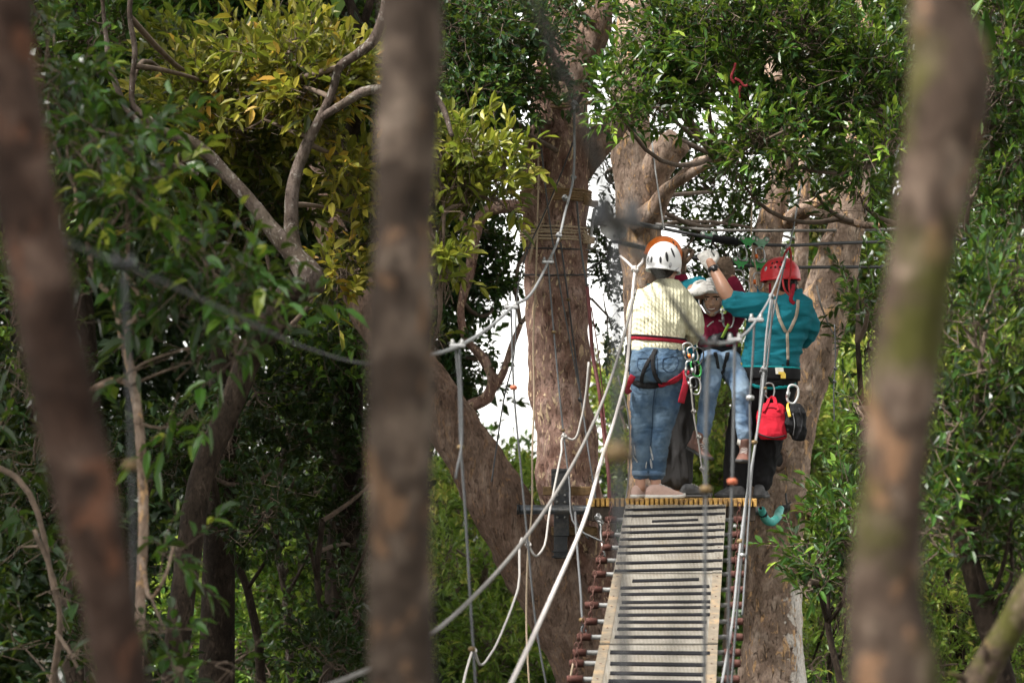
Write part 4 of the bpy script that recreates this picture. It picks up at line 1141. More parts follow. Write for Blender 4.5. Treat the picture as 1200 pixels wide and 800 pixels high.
# ------------------------------------------------------------------ platform
PT = P(780, 583.5, 17.3).z      # top of the boards
plat = thing('platform', 'wooden treetop platform of narrow boards with yellow sawn ends', 'platform', V((0.97, 17.9, PT)))
xa, xb = P(692, 583, 17.3).x, P(888, 583, 17.3).x
nb = 34
bw = (xb - xa) / nb
for k in range(nb):
    x = xa + bw * (k + 0.5)
    mb = MB()
    y0 = 17.3 + random.uniform(-0.012, 0.012)
    mb.box((x, (y0 + 18.52) / 2, PT - 0.026 + random.uniform(-0.002, 0.002)), (bw * 0.36, (18.52 - y0) / 2, 0.026), None, 0.004)
    mb.build('board', 'yellow_wood', plat)
for y in (17.36, 17.9, 18.42):
    mb = MB()
    mb.box(((xa + xb) / 2, y, PT - 0.052 - 0.045), ((xb - xa) / 2 - 0.01, 0.04, 0.0445), None, 0.006)
    mb.build('joist', 'dark_wood', plat)
mb = MB()
mb.tube([P(607, 596.5, 18.2), P(890, 598.5, 18.2)], 0.030, 18, 1)
pp = mb.build('pipe', 'grey_pipe', plat)
mb = MB()
mb.tube([P(605.5, 596.5, 18.2), P(608.5, 596.5, 18.2)], 0.0335, 18, 1)
mb.build('end_cap', 'black_steel', pp)

br = thing('steel_bracket', 'black steel bracket bolted on the great trunk between two wooden blocks', 'bracket', P(658, 656, 18.4))
mb = MB()
mb.box(P(658, 592, 18.40), (PX(9, 18.4), 0.03, PX(36, 18.4)), None, 0.004)
mb.box(P(657, 637, 18.41), (PX(8, 18.4), 0.026, PX(17, 18.4)), None, 0.004)
mb.box(P(657, 561, 18.43), (PX(11, 18.4), 0.026, PX(12, 18.4)), None, 0.004)
mb.build('plate', 'black_steel', br)
for yy in (551, 556, 561, 566, 646, 652):
    mb = MB()
    mb.box(P(657, yy, 18.38), (PX(10, 18.4), 0.008, PX(1.1, 18.4)), None, 0.002)
    mb.build('rib', 'black_steel', br)
for bx, by in ((653, 588), (662, 588), (653, 606), (662, 606), (653, 580), (662, 580)):
    mb = MB()
    p = P(bx, by, 18.365)
    mb.tube([p, p + V((0, -0.014, 0))], 0.009, 6, 1)
    mb.build('bolt', 'galv', br)
for yy, x0, x1 in ((575, 636, 692), (622, 646, 700)):
    mb = MB()
    mb.box(P((x0 + x1) / 2, yy, 18.52), (PX((x1 - x0) / 2, 18.5), 0.07, PX(5.2, 18.5)), None, 0.006)
    mb.build('wood_block', 'old_wood', br)

# ------------------------------------------------------------------ deck
DK = [(591, 17.3, 733, 851), (631, 16.68, 726, 848.5), (671, 16.08, 719, 846), (713, 15.38, 711, 843.5), (754.5, 14.72, 702.5, 841), (800, 14.0, 693, 839.5), (880, 12.9, 676, 836)]


def dk(py):
    for a, b in zip(DK[:-1], DK[1:]):
        if py <= b[0] or b is DK[-1]:
            t = (py - a[0]) / (b[0] - a[0])
            return [a[i] + (b[i] - a[i]) * t for i in range(4)]


def deck_panel(y0, y1, stripes, label):
    A, B = dk(y0), dk(y1)
    tl, tr, bl, brr = P(A[2], A[0], A[1]), P(A[3], A[0], A[1]), P(B[2], B[0], B[1]), P(B[3], B[0], B[1])
    # true length from the widths: keep the two ends level
    tr.z = tl.z = (tl.z + tr.z) / 2
    brr.z = bl.z = (bl.z + brr.z) / 2
    root = thing('deck_panel', label, 'deck panel', (bl + brr) / 2, 'tread plate panels of the hanging bridge')
    nor = (tr - tl).cross(tl - bl).normalized()
    if nor.z < 0:
        nor = -nor
    mb = MB()
    mb.prism([tl, tr, brr, bl], -nor * 0.022)
    mb.build('plate', 'deck', root)
    def q(u, v):
        return (bl.lerp(brr, u)).lerp(tl.lerp(tr, u), v)
    for u0, u1 in ((0.0, 0.085), (0.915, 1.0)):
        mb = MB()
        mb.prism([q(u0, 0.004) + nor * 0.0035, q(u1, 0.004) + nor * 0.0035, q(u1, 0.996) + nor * 0.0035, q(u0, 0.996) + nor * 0.0035], -nor * 0.006)
        fl = mb.build('flange', 'flange' if y0 > 600 else 'deck', root)
        for v in (0.05, 0.2, 0.35, 0.5, 0.65, 0.8, 0.95):
            mb = MB()
            p = q((u0 + u1) / 2, v) + nor * 0.0035
            mb.ball(p, (0.006, 0.006, 0.003), None, 8, 5)
            mb.build('rivet', 'rust', fl)
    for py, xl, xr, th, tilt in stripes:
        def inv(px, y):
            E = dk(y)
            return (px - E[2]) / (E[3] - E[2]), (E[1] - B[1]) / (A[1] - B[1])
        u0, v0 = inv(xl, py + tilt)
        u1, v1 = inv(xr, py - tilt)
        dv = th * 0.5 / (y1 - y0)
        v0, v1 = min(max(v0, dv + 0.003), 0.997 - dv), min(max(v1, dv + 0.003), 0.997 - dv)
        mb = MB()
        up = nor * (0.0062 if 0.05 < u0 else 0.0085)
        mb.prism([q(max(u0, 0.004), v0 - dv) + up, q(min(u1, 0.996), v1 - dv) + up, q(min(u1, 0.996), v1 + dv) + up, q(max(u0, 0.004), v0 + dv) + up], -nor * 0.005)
        mb.build('deck_strip', 'grip', root)


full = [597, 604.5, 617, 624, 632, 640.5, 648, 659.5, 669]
S1 = [(y, dk(y)[2] + 0.5, dk(y)[3] - 0.5, 2.1, 1.6) for y in full] + [(611, 764, 818, 2.0, 1.0)]  # thin dark strips spanning the uppermost panel from edge to edge
S2 = [(680.5, 741, 819, 3.0, 1), (689, 727, 831, 2.8, 1), (697, 727.5, 833, 2.8, 0.6), (706.5, 728.5, 832, 2.8, 0.4), (713, 726, 832, 2.6, 0.4), (721.5, 724, 832, 2.8, 0.3), (730, 725, 828, 2.6, 0), (738, 723, 826, 2.6, 0), (747, 720, 824, 2.6, 0)]
S3 = [(765.5, 715, 832, 4.2, -0.6), (779, 715, 827, 4.0, -0.8), (790, 715, 824, 3.6, -0.8), (799, 713, 822, 4, -0.8), (812, 712, 822, 4, -0.8), (826, 711, 820, 4, -0.8), (842, 710, 820, 4, -0.8), (860, 708, 820, 4, -0.8)]
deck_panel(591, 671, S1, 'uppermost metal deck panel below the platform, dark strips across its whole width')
deck_panel(672, 753.5, S2, 'middle metal deck panel with tan riveted edges and short black grip strips')
deck_panel(755.5, 880, S3, 'lowest metal deck panel of the hanging bridge, widest black grip strips')

# cross bars under the deck with rusty sleeves
bars = [(600.5, 709, 876), (618, 706, 874), (633, 706, 874), (648, 698, 873), (664, 694, 873), (682, 689, 872), (700, 685, 871), (719, 685, 871), (737, 676, 871), (755, 671, 868), (767.5, 667, 868), (786, 664, 867)]
BAR = []
ordn = ['topmost', 'second', 'third', 'fourth', 'fifth', 'sixth', 'seventh', 'eighth', 'ninth', 'tenth', 'eleventh', 'twelfth']
for i, (py, xl, xr) in enumerate(bars):
    E = dk(py)
    d = E[1]
    a, b = P(xl, py + 1.5, d), P(xr, py + 1.0, d)
    a.z = b.z = min(a.z, b.z) - 0.0
    a.z -= 0.034
    b.z -= 0.034
    root = thing('cross_bar', 'rusty sleeved steel cross bar under the deck, %s counting down from the platform' % ordn[i], 'cross bar', (a + b) / 2 - V((0, 0, 0.025)), 'cross bars under the bridge deck')
    u = (b - a).normalized()
    mb = MB()
    mb.tube([a + u * 0.01, b - u * 0.01], 0.0130, 12, 1)
    mb.build('rod', 'galv', root)
    L = (E[2] - xl) / F * d
    for e, s in ((a, 1), (b, -1)):
        ln = L * random.uniform(0.5, 0.62) if s == 1 else 0.085
        mb = MB()
        mb.tube([e, e + u * s * 0.01, e + u * s * ln], [0.018, 0.0205, 0.0205], 14, 1)
        sl = mb.build('sleeve', 'rust', root)
        c = e + u * s * ln * 0.55
        mb = MB()
        for kk in range(3):
            cc = c + V((random.uniform(-0.006, 0.006), 0, 0.036 + 0.026 * kk))
            w1 = V((0.010, 0, 0)) if kk % 2 == 0 else V((0, 0.010, 0))
            mb.tube([cc + V((0, 0, 0.019)), cc + w1, cc - V((0, 0, 0.019)), cc - w1], 0.0036, 6, 3, closed=True)
        mb.build('chain', 'rust', sl)
    BAR.append((a, b, d))


# ------------------------------------------------------------------ ropes and cables
def rope(name, pts, r, mat, label, cat='rope', group=None, sub=5, n=8, beads=(), knots=(), clamps=(), bead_mat='old_brass'):
    """pts: (px, py, d); beads, knots and clamps: (px, py, d) on the line"""
    W = [P(*p) if isinstance(p, tuple) else p for p in pts]
    lo = min(W, key=lambda p: p.z)
    mb = MB()
    if not (beads or knots or clamps):
        mb.tube(W, r, n, sub)
        return single(name, mb, mat, label, cat, group)
    root = thing(name, label, cat, lo, group)
    mb.tube(W, r, n, sub)
    mb.build('line', mat, root)
    for p in beads:
        c = P(*p[:3])
        s = max(r * 2.2, 0.010) * (p[3] if len(p) > 3 else 1)
        mb = MB()
        mb.tube([c + V((0, 0, s * 0.75)), c + V((0, 0, s * 0.45)), c - V((0, 0, s * 0.45)), c - V((0, 0, s * 0.75))], [s * 0.7, s * 1.2, s * 1.2, s * 0.7], 12, 1)
        mb.build('ferrule', bead_mat, root)
    for p in knots:
        c = P(*p[:3])
        s = r * 2.2 * (p[3] if len(p) > 3 else 1)
        mb = MB()
        ring = [c + V((math.cos(t) * s * 0.7, math.sin(t) * s * 0.7, s * 0.5 * math.sin(2 * t))) for t in [i * 1.0472 for i in range(6)]]
        mb.tube(ring, r * 1.05, 7, 3, closed=True)
        ring = [c + V((math.cos(t) * s * 0.5, math.sin(2 * t) * s * 0.4, math.sin(t) * s * 0.8)) for t in [i * 1.0472 for i in range(6)]]
        mb.tube(ring, r * 1.05, 7, 3, closed=True)
        mb.build('knot', mat, root)
    for p in clamps:
        c = P(*p[:3])
        k = p[3] if len(p) > 3 else 1
        mb = MB()
        mb.box(c, (0.036 * k, 0.016 * k, 0.009 * k), None, 0.004)
        cl = mb.build('clamp', 'steel' if p[2] > 10 else 'black_steel', root)  # near clamps and bolts take black, putting their silhouette into the colour
        for sx in (-0.022, 0.022):
            mb = MB()
            mb.tube([c + V((sx * k, 0, -0.012 * k)), c + V((sx * k, 0, 0.030 * k))], 0.0075 * k, 8, 1)
            mb.tube([c + V((sx * k, 0, 0.008 * k)), c + V((sx * k, 0, 0.018 * k))], 0.0115 * k, 6, 1)
            mb.build('bolt', 'galv' if p[2] > 10 else 'black_steel', cl)
    return root


HG = 'hangers of the bridge handrail'
# the handrail on the side of the great tree: true sagging line from the tree to the near posts
rope('handrail_cable', [(673, 120, 18.3), (672, 206, 18.0), (662, 250, 17.6), (655, 279, 17.3), (642, 308, 16.95), (599, 361, 14.5), (536, 406, 11.9), (470, 424, 10.1)], 0.0080, 'wire_rope',
     'grey wire handrail sagging from the great trunk to the blurred upright trunk', 'cable', sub=8,
     clamps=[(642, 307, 16.95), (599, 360, 14.5), (536, 405, 11.9, 0.9)], knots=[(673, 122, 18.3, 1.3), (672, 208, 18.0), (662, 232, 17.7), (655, 276, 17.3)])
rope('handrail_cable', [(500, 419, 11.0), (470, 424, 10.1), (430, 426, 9.2), (330, 396, 7.6), (260, 362, 6.7), (145, 311, 5.8), (-40, 240, 4.9), (-400, 120, 3.9)], 0.0044, 'dark_cable',
     'dark handrail cable crossing the glossy sapling towards the blurred leaning trunk', 'cable', sub=8, clamps=[(145, 310, 5.8, 0.7)])
# the opposite handrail
rope('handrail_cable', [(948, 170, 18.9), (938, 222, 18.5), (927, 280, 18.0), (921, 300, 17.3), (904, 345, 15.5), (886, 376, 13.6), (861, 399, 11.0), (831, 403, 9.0)], 0.0060, 'wire_rope',
     'grey wire handrail dropping past the red helmet to a blurred clamp', 'cable', sub=8,
     clamps=[(886, 375, 13.6), (861, 398, 11.0, 0.8), (831, 402, 9.0, 0.8)], knots=[(923, 290, 17.6, 1.2), (904, 347, 15.5, 1.2)])
rope('handrail_cable', [(845, 403, 10.0), (831, 403, 9.0), (792, 358, 6.6), (760, 306, 5.2), (722, 258, 4.15), (690, 170, 3.75), (640, 40, 3.5), (575, -120, 3.2)], 0.0068, 'dark_cable',
     'strongly blurred dark handrail cable rising across the trunks to the upper edge', 'cable', sub=8, clamps=[(722, 259, 4.15, 1.1)])
rope('hanger_rope', [(642, 309, 16.95), (649, 389, 16.9), (660, 504, 16.85), (667, 562, 16.8), (676, 618, 16.7), BAR[2][0] + V((0.01, 0, 0.03))], 0.0055, 'cable', 'grey hanger from the handrail clamp nearest the great trunk', 'hanger', HG, beads=[(649, 389, 16.9), (660, 504, 16.85, 0.8)])
rope('hanger_rope', [(599, 363, 14.5), (600, 400, 14.5), (602, 454, 14.5), (610, 545, 14.5), (619, 640, 14.5), (628, 731, 14.5), (640, 800, 14.5), (655, 860, 14.5)], 0.0055, 'cable', 'grey hanger with an orange ferrule in front of the white sky', 'hanger', HG, beads=[(602, 454, 14.5, 1.3)], bead_mat='orange_knot')
rope('hanger_rope', [(534, 408, 11.9), (537, 440, 11.9), (540, 524, 11.9), (544, 580, 11.9), (551, 700, 11.9), (557, 800, 11.9), (560, 870, 11.9)], 0.0055, 'cable', 'grey hanger with a brass ferrule in front of the leaning limb', 'hanger', HG, beads=[(540, 524, 11.9, 1.2), (553, 760, 11.9, 1.1)])
rope('hanger_rope', [(538, 408, 11.88), (541, 470, 11.88), (540, 530, 11.85), (536, 548, 11.8), (534, 561, 11.8)], 0.0055, 'cable', 'short cut tail of cable below the brass ferrule by the leaning limb', 'hanger', HG)
rope('hanger_rope', [(145, 313, 5.8), (150, 420, 5.8), (154, 545, 5.8), (158, 700, 5.8), (162, 880, 5.8)], 0.0036, 'dark_cable', 'blurred dark hanger with a brass ferrule beside the leaning trunk', 'hanger', HG, beads=[(154, 545, 5.8, 1.4)])
rope('hanger_rope', [(722, 262, 4.15), (723, 400, 4.15), (724, 530, 4.15), (729, 680, 4.15), (732, 880, 4.15)], 0.0065, 'dark_cable', 'strongly blurred dark hanger in front of the roped trunks', 'hanger', HG, beads=[(724, 530, 4.15, 1.3)])
rope('hanger_rope', [(831, 404, 9.0), (828, 470, 9.0), (827, 572, 9.0), (826, 700, 9.0), (825, 880, 9.0)], 0.0058, 'cable', 'grey hanger hanging before the dark trousers with a brass ferrule at platform height', 'hanger', HG, beads=[(827, 573, 9.0, 1.3)])
rope('hanger_rope', [(861, 400, 11.0), (860, 480, 11.0), (858, 563, 11.0), (855, 650, 11.0), (853, 800, 11.0), (852, 880, 11.0)], 0.0058, 'cable', 'grey hanger with a rusty red ferrule beside the deck edge', 'hanger', HG, beads=[(858, 564, 11.0, 1.3)], bead_mat='orange_knot')
rope('hanger_rope', [(884, 378, 13.6), (882, 420, 13.6), (879, 466, 13.6), (879, 530, 13.6), (873, 610, 13.6), (866, 690, 13.6), (858, 790, 13.6), (852, 870, 13.6)], 0.0055, 'cable', 'grey hanger falling past the red bag with a steel ferrule', 'hanger', HG, beads=[(879, 466, 13.6, 1.4), (870, 650, 13.6)], bead_mat='steel')
rope('hanger_rope', [(904, 348, 15.5), (898, 395, 15.5), (895, 440, 15.5), (886, 515, 15.4), (876, 575, 15.3), (868, 634, 15.0), (858, 730, 14.4), (846, 800, 13.9)], 0.0068, 'wire_rope', 'bright steel stay rope running down past the red bag to the deck corner', 'hanger', HG, beads=[(868, 634, 15.0, 1.2), (884, 518, 15.4)], knots=[(895, 432, 15.5)])
rope('hanger_rope', [(906, 348, 15.55), (902, 400, 15.55), (896, 455, 15.5), (883, 535, 15.4), (878, 600, 15.3), (874, 660, 15.0), (870, 720, 14.8)], 0.0055, 'cable', 'thin dark hanger close behind the bright steel stay rope', 'hanger', HG, beads=[(896, 455, 15.5)])
rope('hanger_rope', [(921, 303, 17.2), (910, 350, 17.2), (900, 400, 17.15), (893, 440, 17.1), (888, 500, 17.1), (880, 560, 17.1), BAR[1][1] + V((-0.02, 0, 0.03))], 0.0055, 'cable', 'grey hanger crossing the teal shirt of the guide', 'hanger', HG, knots=[(893, 436, 17.1, 1.4)])

RG = 'ropes running down the great roped trunk'
rope('thin_rope', [(629, 128, 18.4), (633, 160, 18.4), (636, 190, 18.4), (644, 258, 18.45), (655, 329, 18.45), (668, 400, 18.45), (681, 468, 18.45), (692, 545, 18.3), (700, 600, 17.9)], 0.0052, 'cable', 'grey rope running down the face of the great trunk, knotted near the top', 'rope', RG, knots=[(634, 169, 18.4, 1.2)])
rope('thin_rope', [(629, 150, 18.42), (631, 200, 18.42), (630, 250, 18.45), (628, 325, 18.48), (625, 400, 18.5), (626, 462, 18.5), (624, 520, 18.4), (623, 600, 17.9), (618, 660, 17.6), (617, 740, 17.5), (622, 830, 17.4)], 0.0062, 'tan_rope', 'pale twisted rope hanging straight beside the edge of the great trunk', 'rope', RG)
rope('thin_rope', [(672, 166, 18.25), (655, 210, 18.35), (638, 250, 18.4), (616, 300, 18.4), (606, 344, 18.3), (604, 400, 18.2), (590, 470, 17.6), (576, 564, 17.2)], 0.0048, 'dark_cable', 'thin dark line slanting across the great trunk and down before the sky', 'rope', RG)
rope('thin_rope', [(657, 284, 18.4), (666, 351, 18.4), (672, 400, 18.45), (680, 460, 18.45), (688, 520, 18.4), (697, 575, 18.1), (706, 650, 17.6)], 0.0055, 'dark_cable', 'dark rope with a brass ferrule on the face of the great trunk', 'rope', RG, beads=[(666, 351, 18.4)], knots=[(680, 468, 18.45, 1.3)])
rope('thin_rope', [(676, 236, 18.4), (678, 262, 18.4), (683, 306, 18.3), (688, 336, 18.2)], 0.0065, 'cable', 'grey line above the dull red hose at the edge of the great trunk', 'rope', RG)
rope('hose', [(688, 336, 18.2), (692, 381, 18.1), (694, 410, 18.1), (702, 457, 18.0), (708, 510, 18.0), (713, 555, 17.9), (714, 585, 17.5)], 0.0125, 'red_hose', 'dull red hose covered rope hanging between the great trunk and the woman', 'hose')
rope('thin_rope', [(693, 360, 18.3), (702, 420, 18.2), (707, 470, 18.2), (712, 530, 18.1)], 0.004, 'red_hose', 'thin dark red cord beside the dull red hose', 'rope')
rope('thin_rope', [(690, 424, 16.4), (686, 465, 16.4), (681, 492, 16.4), (671, 515, 16.4), (662, 512, 16.4), (658, 530, 16.3), (644, 600, 16.0), (635, 645, 15.8), (626, 650, 15.7), (619, 638, 15.7), (607, 690, 15.2), (592, 731, 14.9), (575, 766, 14.6), (562, 778, 14.4), (555, 762, 14.3), (548, 780, 14.2), (538, 830, 14.0)], 0.0065, 'loop_rope', 'pale looped rope hanging in bights below the great trunk', 'rope', None, knots=[(661, 511, 16.4, 1.2), (619, 638, 15.7, 1.3), (555, 762, 14.3, 1.3)])
rope('foot_rope', [(745, 340, 17.4), (731, 394, 16.8), (712, 455, 16.0), (690, 507, 15.2), (655, 572, 14.0), (615, 631, 12.8), (557, 697, 11.4), (509, 740, 10.5), (440, 780, 9.5), (340, 820, 8.5)], 0.0088, 'grey_rope', 'grey rope sagging from the woman down behind the blurred upright trunk', 'rope')
rope('belay_rope', [(744, 318, 17.35), (741, 350, 17.3), (738, 390, 17.2), (734, 435, 16.9), (722, 485, 16.3), (706, 534, 15.4), (688, 600, 14.1), (650, 690, 12.4), (599, 800, 10.6), (560, 880, 9.6)], 0.0100, 'white_rope', 'thick white rope running from beside the woman to the lower edge of the view', 'rope', None, knots=[(744, 316, 17.35, 0.9)])
rope('anchor_sling', [(727, 300, 17.7), (736, 308, 17.5), (744, 315, 17.35), (750, 310, 17.5), (754, 303, 17.9)], 0.008, 'white_rope', 'white sling forming a V above the knotted white rope', 'sling')
rope('thin_rope', [(762, 148, 19.5), (768, 200, 19.0), (776, 255, 18.5), (778, 270, 18.3)], 0.0055, 'steel', 'thin steel line coming down out of the leaves to the white helmet', 'rope')
rope('thin_rope', [(880, 190, 18.7), (881, 240, 18.5), (881, 284, 18.3), (890, 340, 18.2)], 0.005, 'tan_rope', 'thin tan cord hanging from a branch behind the trolleys', 'rope')
rope('thin_rope', [(957, 335, 18.8), (963, 360, 18.7), (972, 382, 18.7), (982, 400, 18.6)], 0.0065, 'grey_rope', 'short grey rope lying across the pale tree behind the guide', 'rope')
rope('thin_rope', [(724, 440, 17.6), (735, 480, 17.6), (738, 540, 17.5), (733, 590, 17.3)], 0.005, 'grey_rope', 'thin grey lifeline hanging behind the woman on the platform edge', 'rope', knots=[(738, 535, 17.5, 1.4)])
rope('thin_rope', [(810, 455, 17.2), (813, 485, 17.2), (819, 520, 17.2), (824, 555, 17.2), (833, 583, 17.25)], 0.0055, 'grey_rope', 'thin knotted rope hanging from the hip hardware of the woman', 'rope', knots=[(813, 482, 17.2, 1.3), (823, 549, 17.2, 1.5), (819, 512, 17.2, 1.3)])
rope('thin_rope', [(978, 380, 17.0), (979, 420, 17.0), (977, 460, 17.0), (978, 500, 17.0)], 0.004, 'dark_cable', 'thin dark line hanging among the bright leaves beside the pale tree', 'rope', knots=[(979, 432, 17.0, 1.4), (978, 447, 17.0, 1.4)])

# zip line cables
ZG = 'zip line cables stretched across the clearing'
rope('zip_cable', [(712, 257, 19.0), (738, 260, 18.6), (778, 268, 18.4), (818, 276, 18.3), (850, 282, 18.3), (901, 287, 18.4), (980, 285, 18.8), (1200, 278, 20.0), (1500, 268, 22)], 0.0115, 'dark_cable', 'black zip line cable, upper of the two, ending at the white plate', 'cable', ZG)
rope('zip_cable', [(718, 283, 19.0), (730, 285, 18.6), (760, 292, 18.4), (800, 300, 18.3), (830, 305, 18.3), (875, 311, 18.4), (980, 313, 18.8), (1200, 305, 20.0), (1500, 292, 22)], 0.0115, 'dark_cable', 'black zip line cable, lower of the two, passing the red helmet', 'cable', ZG)
rope('zip_cable', [(765, 262, 20.05), (852, 270, 18.9), (980, 270, 19.1), (1200, 263, 20.2), (1500, 252, 22)], 0.010, 'grey_rope', 'grey safety rope stretched above the two black cables', 'rope')
rope('cable_sleeve', [(736, 259.6, 18.59), (756, 264, 18.5), (775, 267.4, 18.41)], 0.0165, 'galv', 'silver sleeve on the upper black cable by the white plate', 'sleeve')
rope('cable_sleeve', [(731, 285.2, 18.58), (745, 288.4, 18.5), (762, 292.4, 18.39)], 0.0165, 'galv', 'silver sleeve on the lower black cable behind the white helmet', 'sleeve')
mb = MB()
W = [P(835 + 30 * k / 16, 279.3 + 4.0 * k / 16, 18.3) for k in range(17)]
mb.tube(W, [0.024 + 0.004 * (k % 2) for k in range(17)], 12, 1)
single('brake_spring', mb, 'black_cloth', 'black ribbed brake block on the upper zip line cable beside the green trolleys', 'brake')

# anchor plate, shackle
pl = thing('anchor_plate', 'white round cornered anchor plate holding the zip line cables', 'plate', P(716, 285, 18.9))
mb = MB()
cc = [(703, 262), (708, 257), (718, 256), (728, 262), (735, 270), (733, 277), (722, 283), (712, 279), (704, 271)]
mb.prism([P(a, b, 18.88) for a, b in cc], V((0, 0.03, 0)))
mb.build('plate', 'white_plate', pl)
for a, b in ((709, 264), (728, 271), (720, 277)):
    mb = MB()
    p = P(a, b, 18.88)
    mb.tube([p + V((0, 0.005, 0)), p + V((0, -0.02, 0))], 0.012, 6, 1)
    mb.build('bolt', 'steel', pl)
mb = MB()
mb.tube([P(697, 245, 18.8), P(694, 262, 18.75), P(692, 280, 18.75), P(690, 291, 18.75)], 0.011, 10, 3)
mb.tube([P(690, 290, 18.75), P(696, 291, 18.75), P(699, 284, 18.75), P(699, 276, 18.75)], 0.006, 8, 3)
mb.tube([P(697, 262, 18.75), P(705, 262, 18.85)], 0.013, 8, 1)
single('shackle', mb, 'steel', 'steel shackle between the rope bands and the white anchor plate', 'shackle')
rope('thin_rope', [(688, 316, 18.6), (700, 309, 18.6), (712, 303, 18.5), (722, 300, 18.3), (727, 299, 18.1)], 0.006, 'dark_cable', 'short dark tether from the great trunk towards the white sling', 'rope')


# rope bands round the great trunk
def band(path, py0, n, gap, r, grow, mat, label, tail=None, tilt=0.0, sag=0.0):
    root = thing('rope_band', label, 'rope band', P(652, py0 + n * gap, 18.6), 'rope bands round the great trunk')
    for k in range(n):
        mb = MB()
        y = py0 + gap * k + random.uniform(-0.4, 0.4)
        ring = []
        for i in range(36):
            a = 2 * math.pi * i / 36
            c = path(y)
            off = V((math.cos(a) * (c[1] + grow), math.sin(a) * (c[1] + grow), 0))
            ring.append(c[0] + off + V((0, 0, -PX(tilt, 18.8) * math.cos(a) + PX(sag, 18.8) * min(0, math.sin(a)) + random.uniform(-0.002, 0.002))))
        mb.tube(ring, r, 8, 1, closed=True)
        mb.build('turn', mat, root)
        if tail:
            mb = MB()
            mb.tube([P(tail[0][0], y + 1, 18.62), P((tail[0][0] + tail[1][0]) / 2, (y + tail[1][1]) / 2 + 2, 18.6), P(tail[1][0], tail[1][1] + (k - n / 2) * 1.4, 18.7)], r, 8, 3)
            mb.build('tail', mat, root)
    return root


def t1c(y):
    tr = [(130, 654, .19), (180, 654, .215), (230, 651, .214), (290, 651, .212), (380, 653, .207)]
    for a, b in zip(tr[:-1], tr[1:]):
        if y <= b[0] or b is tr[-1]:
            t = (y - a[0]) / (b[0] - a[0])
            return P(a[1] + (b[1] - a[1]) * t, y, 18.86), a[2] + (b[2] - a[2]) * t


band(t1c, 226, 5, 2.9, 0.0085, 0.020, 'brown_rope', 'dark twisted rope band round the great trunk, upper of the two broad ones', ((684, 230), (700, 240)))
band(t1c, 269, 5, 3.6, 0.0075, 0.020, 'tan_rope', 'pale rope band of spaced turns round the great trunk', ((684, 272), (696, 282)), 1.0)
band(t1c, 292, 1, 2, 0.0055, 0.010, 'dark_cable', 'thin dark cable loop round the great trunk below the pale band', None, 1.0, 3)
band(t1c, 321, 1, 2, 0.0055, 0.010, 'dark_cable', 'thin dark cable loop round the great trunk, lowest of the bands', None, 0.0, 4)
mb = MB()
for y in (117, 121, 125):
    mb.tube([P(646, y, 18.72), P(660, y + 1, 18.62), P(680, y + 1 - (y - 121), 18.6), P(700, y - 2, 18.75)], 0.009, 8, 4)
single('rope_band', mb, 'brown_rope', 'short brown rope lashing at the fork of the great trunk', 'rope band', 'rope bands round the great trunk')
mb = MB()
mb.tube([P(649, 226, 18.58), P(640, 246, 18.56), P(633, 262, 18.56), P(625, 285, 18.58), P(620, 310, 18.6)], 0.008, 8, 4)
single('thin_rope', mb, 'tan_rope', 'loose pale tail hanging slantwise between the two broad rope bands', 'rope', RG)

# turquoise padded hook on the pale tree, its spring and rope coil
pad = thing('padded_hook', 'turquoise foam padded bent tube in front of the pale tree', 'padded tube', P(903, 615, 18.2))
mb = MB()
mb.tube([P(892.5, 596, 18.1), P(894, 601, 18.13), P(898, 609, 18.2), P(904, 611.5, 18.25), (P(910, 607, 18.3)), P(914, 597.5, 18.4), P(915.5, 595, 18.42)], [0.022, 0.026, 0.027, 0.027, 0.027, 0.025, 0.02], 14, 5)
mb.build('foam', 'turquoise', pad)
mb = MB()
mb.tube([P(891, 594.5, 18.085), P(892, 595.5, 18.095)], [0.008, 0.008], 10, 1)
mb.build('hollow', 'hole', pad)
mb = MB()
mb.tube([P(893.2, 600.5, 18.125), P(895, 602.5, 18.145)], [0.0285, 0.0285], 12, 1)
mb.build('tape', 'black_web', pad)
mb = MB()
cs = []
for i in range(60):
    t = i / 59
    c = P(914 + 12 * t, 596.5 - 2 * t, 18.4 + 0.35 * t)
    a = t * 2 * math.pi * 7
    cs.append(c + V((0.0, math.cos(a) * 0.016, math.sin(a) * 0.024)))
mb.tube(cs, 0.0045, 6, 1)
single('coil_spring', mb, 'black_steel', 'black coil spring between the turquoise padded tube and the coiled rope', 'spring')
mb = MB()
for k in range(5):
    dy = (k - 2) * 2.2
    mb.tube([P(925, 595 + dy * 0.4, 18.75), P(935, 594 + dy, 18.85), P(945, 597 + dy, 18.9), P(951, 600 + dy * 1.2, 19.05), P(947, 604 + dy, 19.2)], 0.007, 7, 4)
single('rope_coil', mb, 'brown_rope', 'brown rope turns lashed round the pale tree beside the black spring', 'rope coil')
rope('hook', [(921, 578, 18.9), (921.5, 586, 18.85), (924, 590, 18.8), (927, 588, 18.8)], 0.006, 'black_steel', 'small black hook on the pale tree above the spring', 'hook')

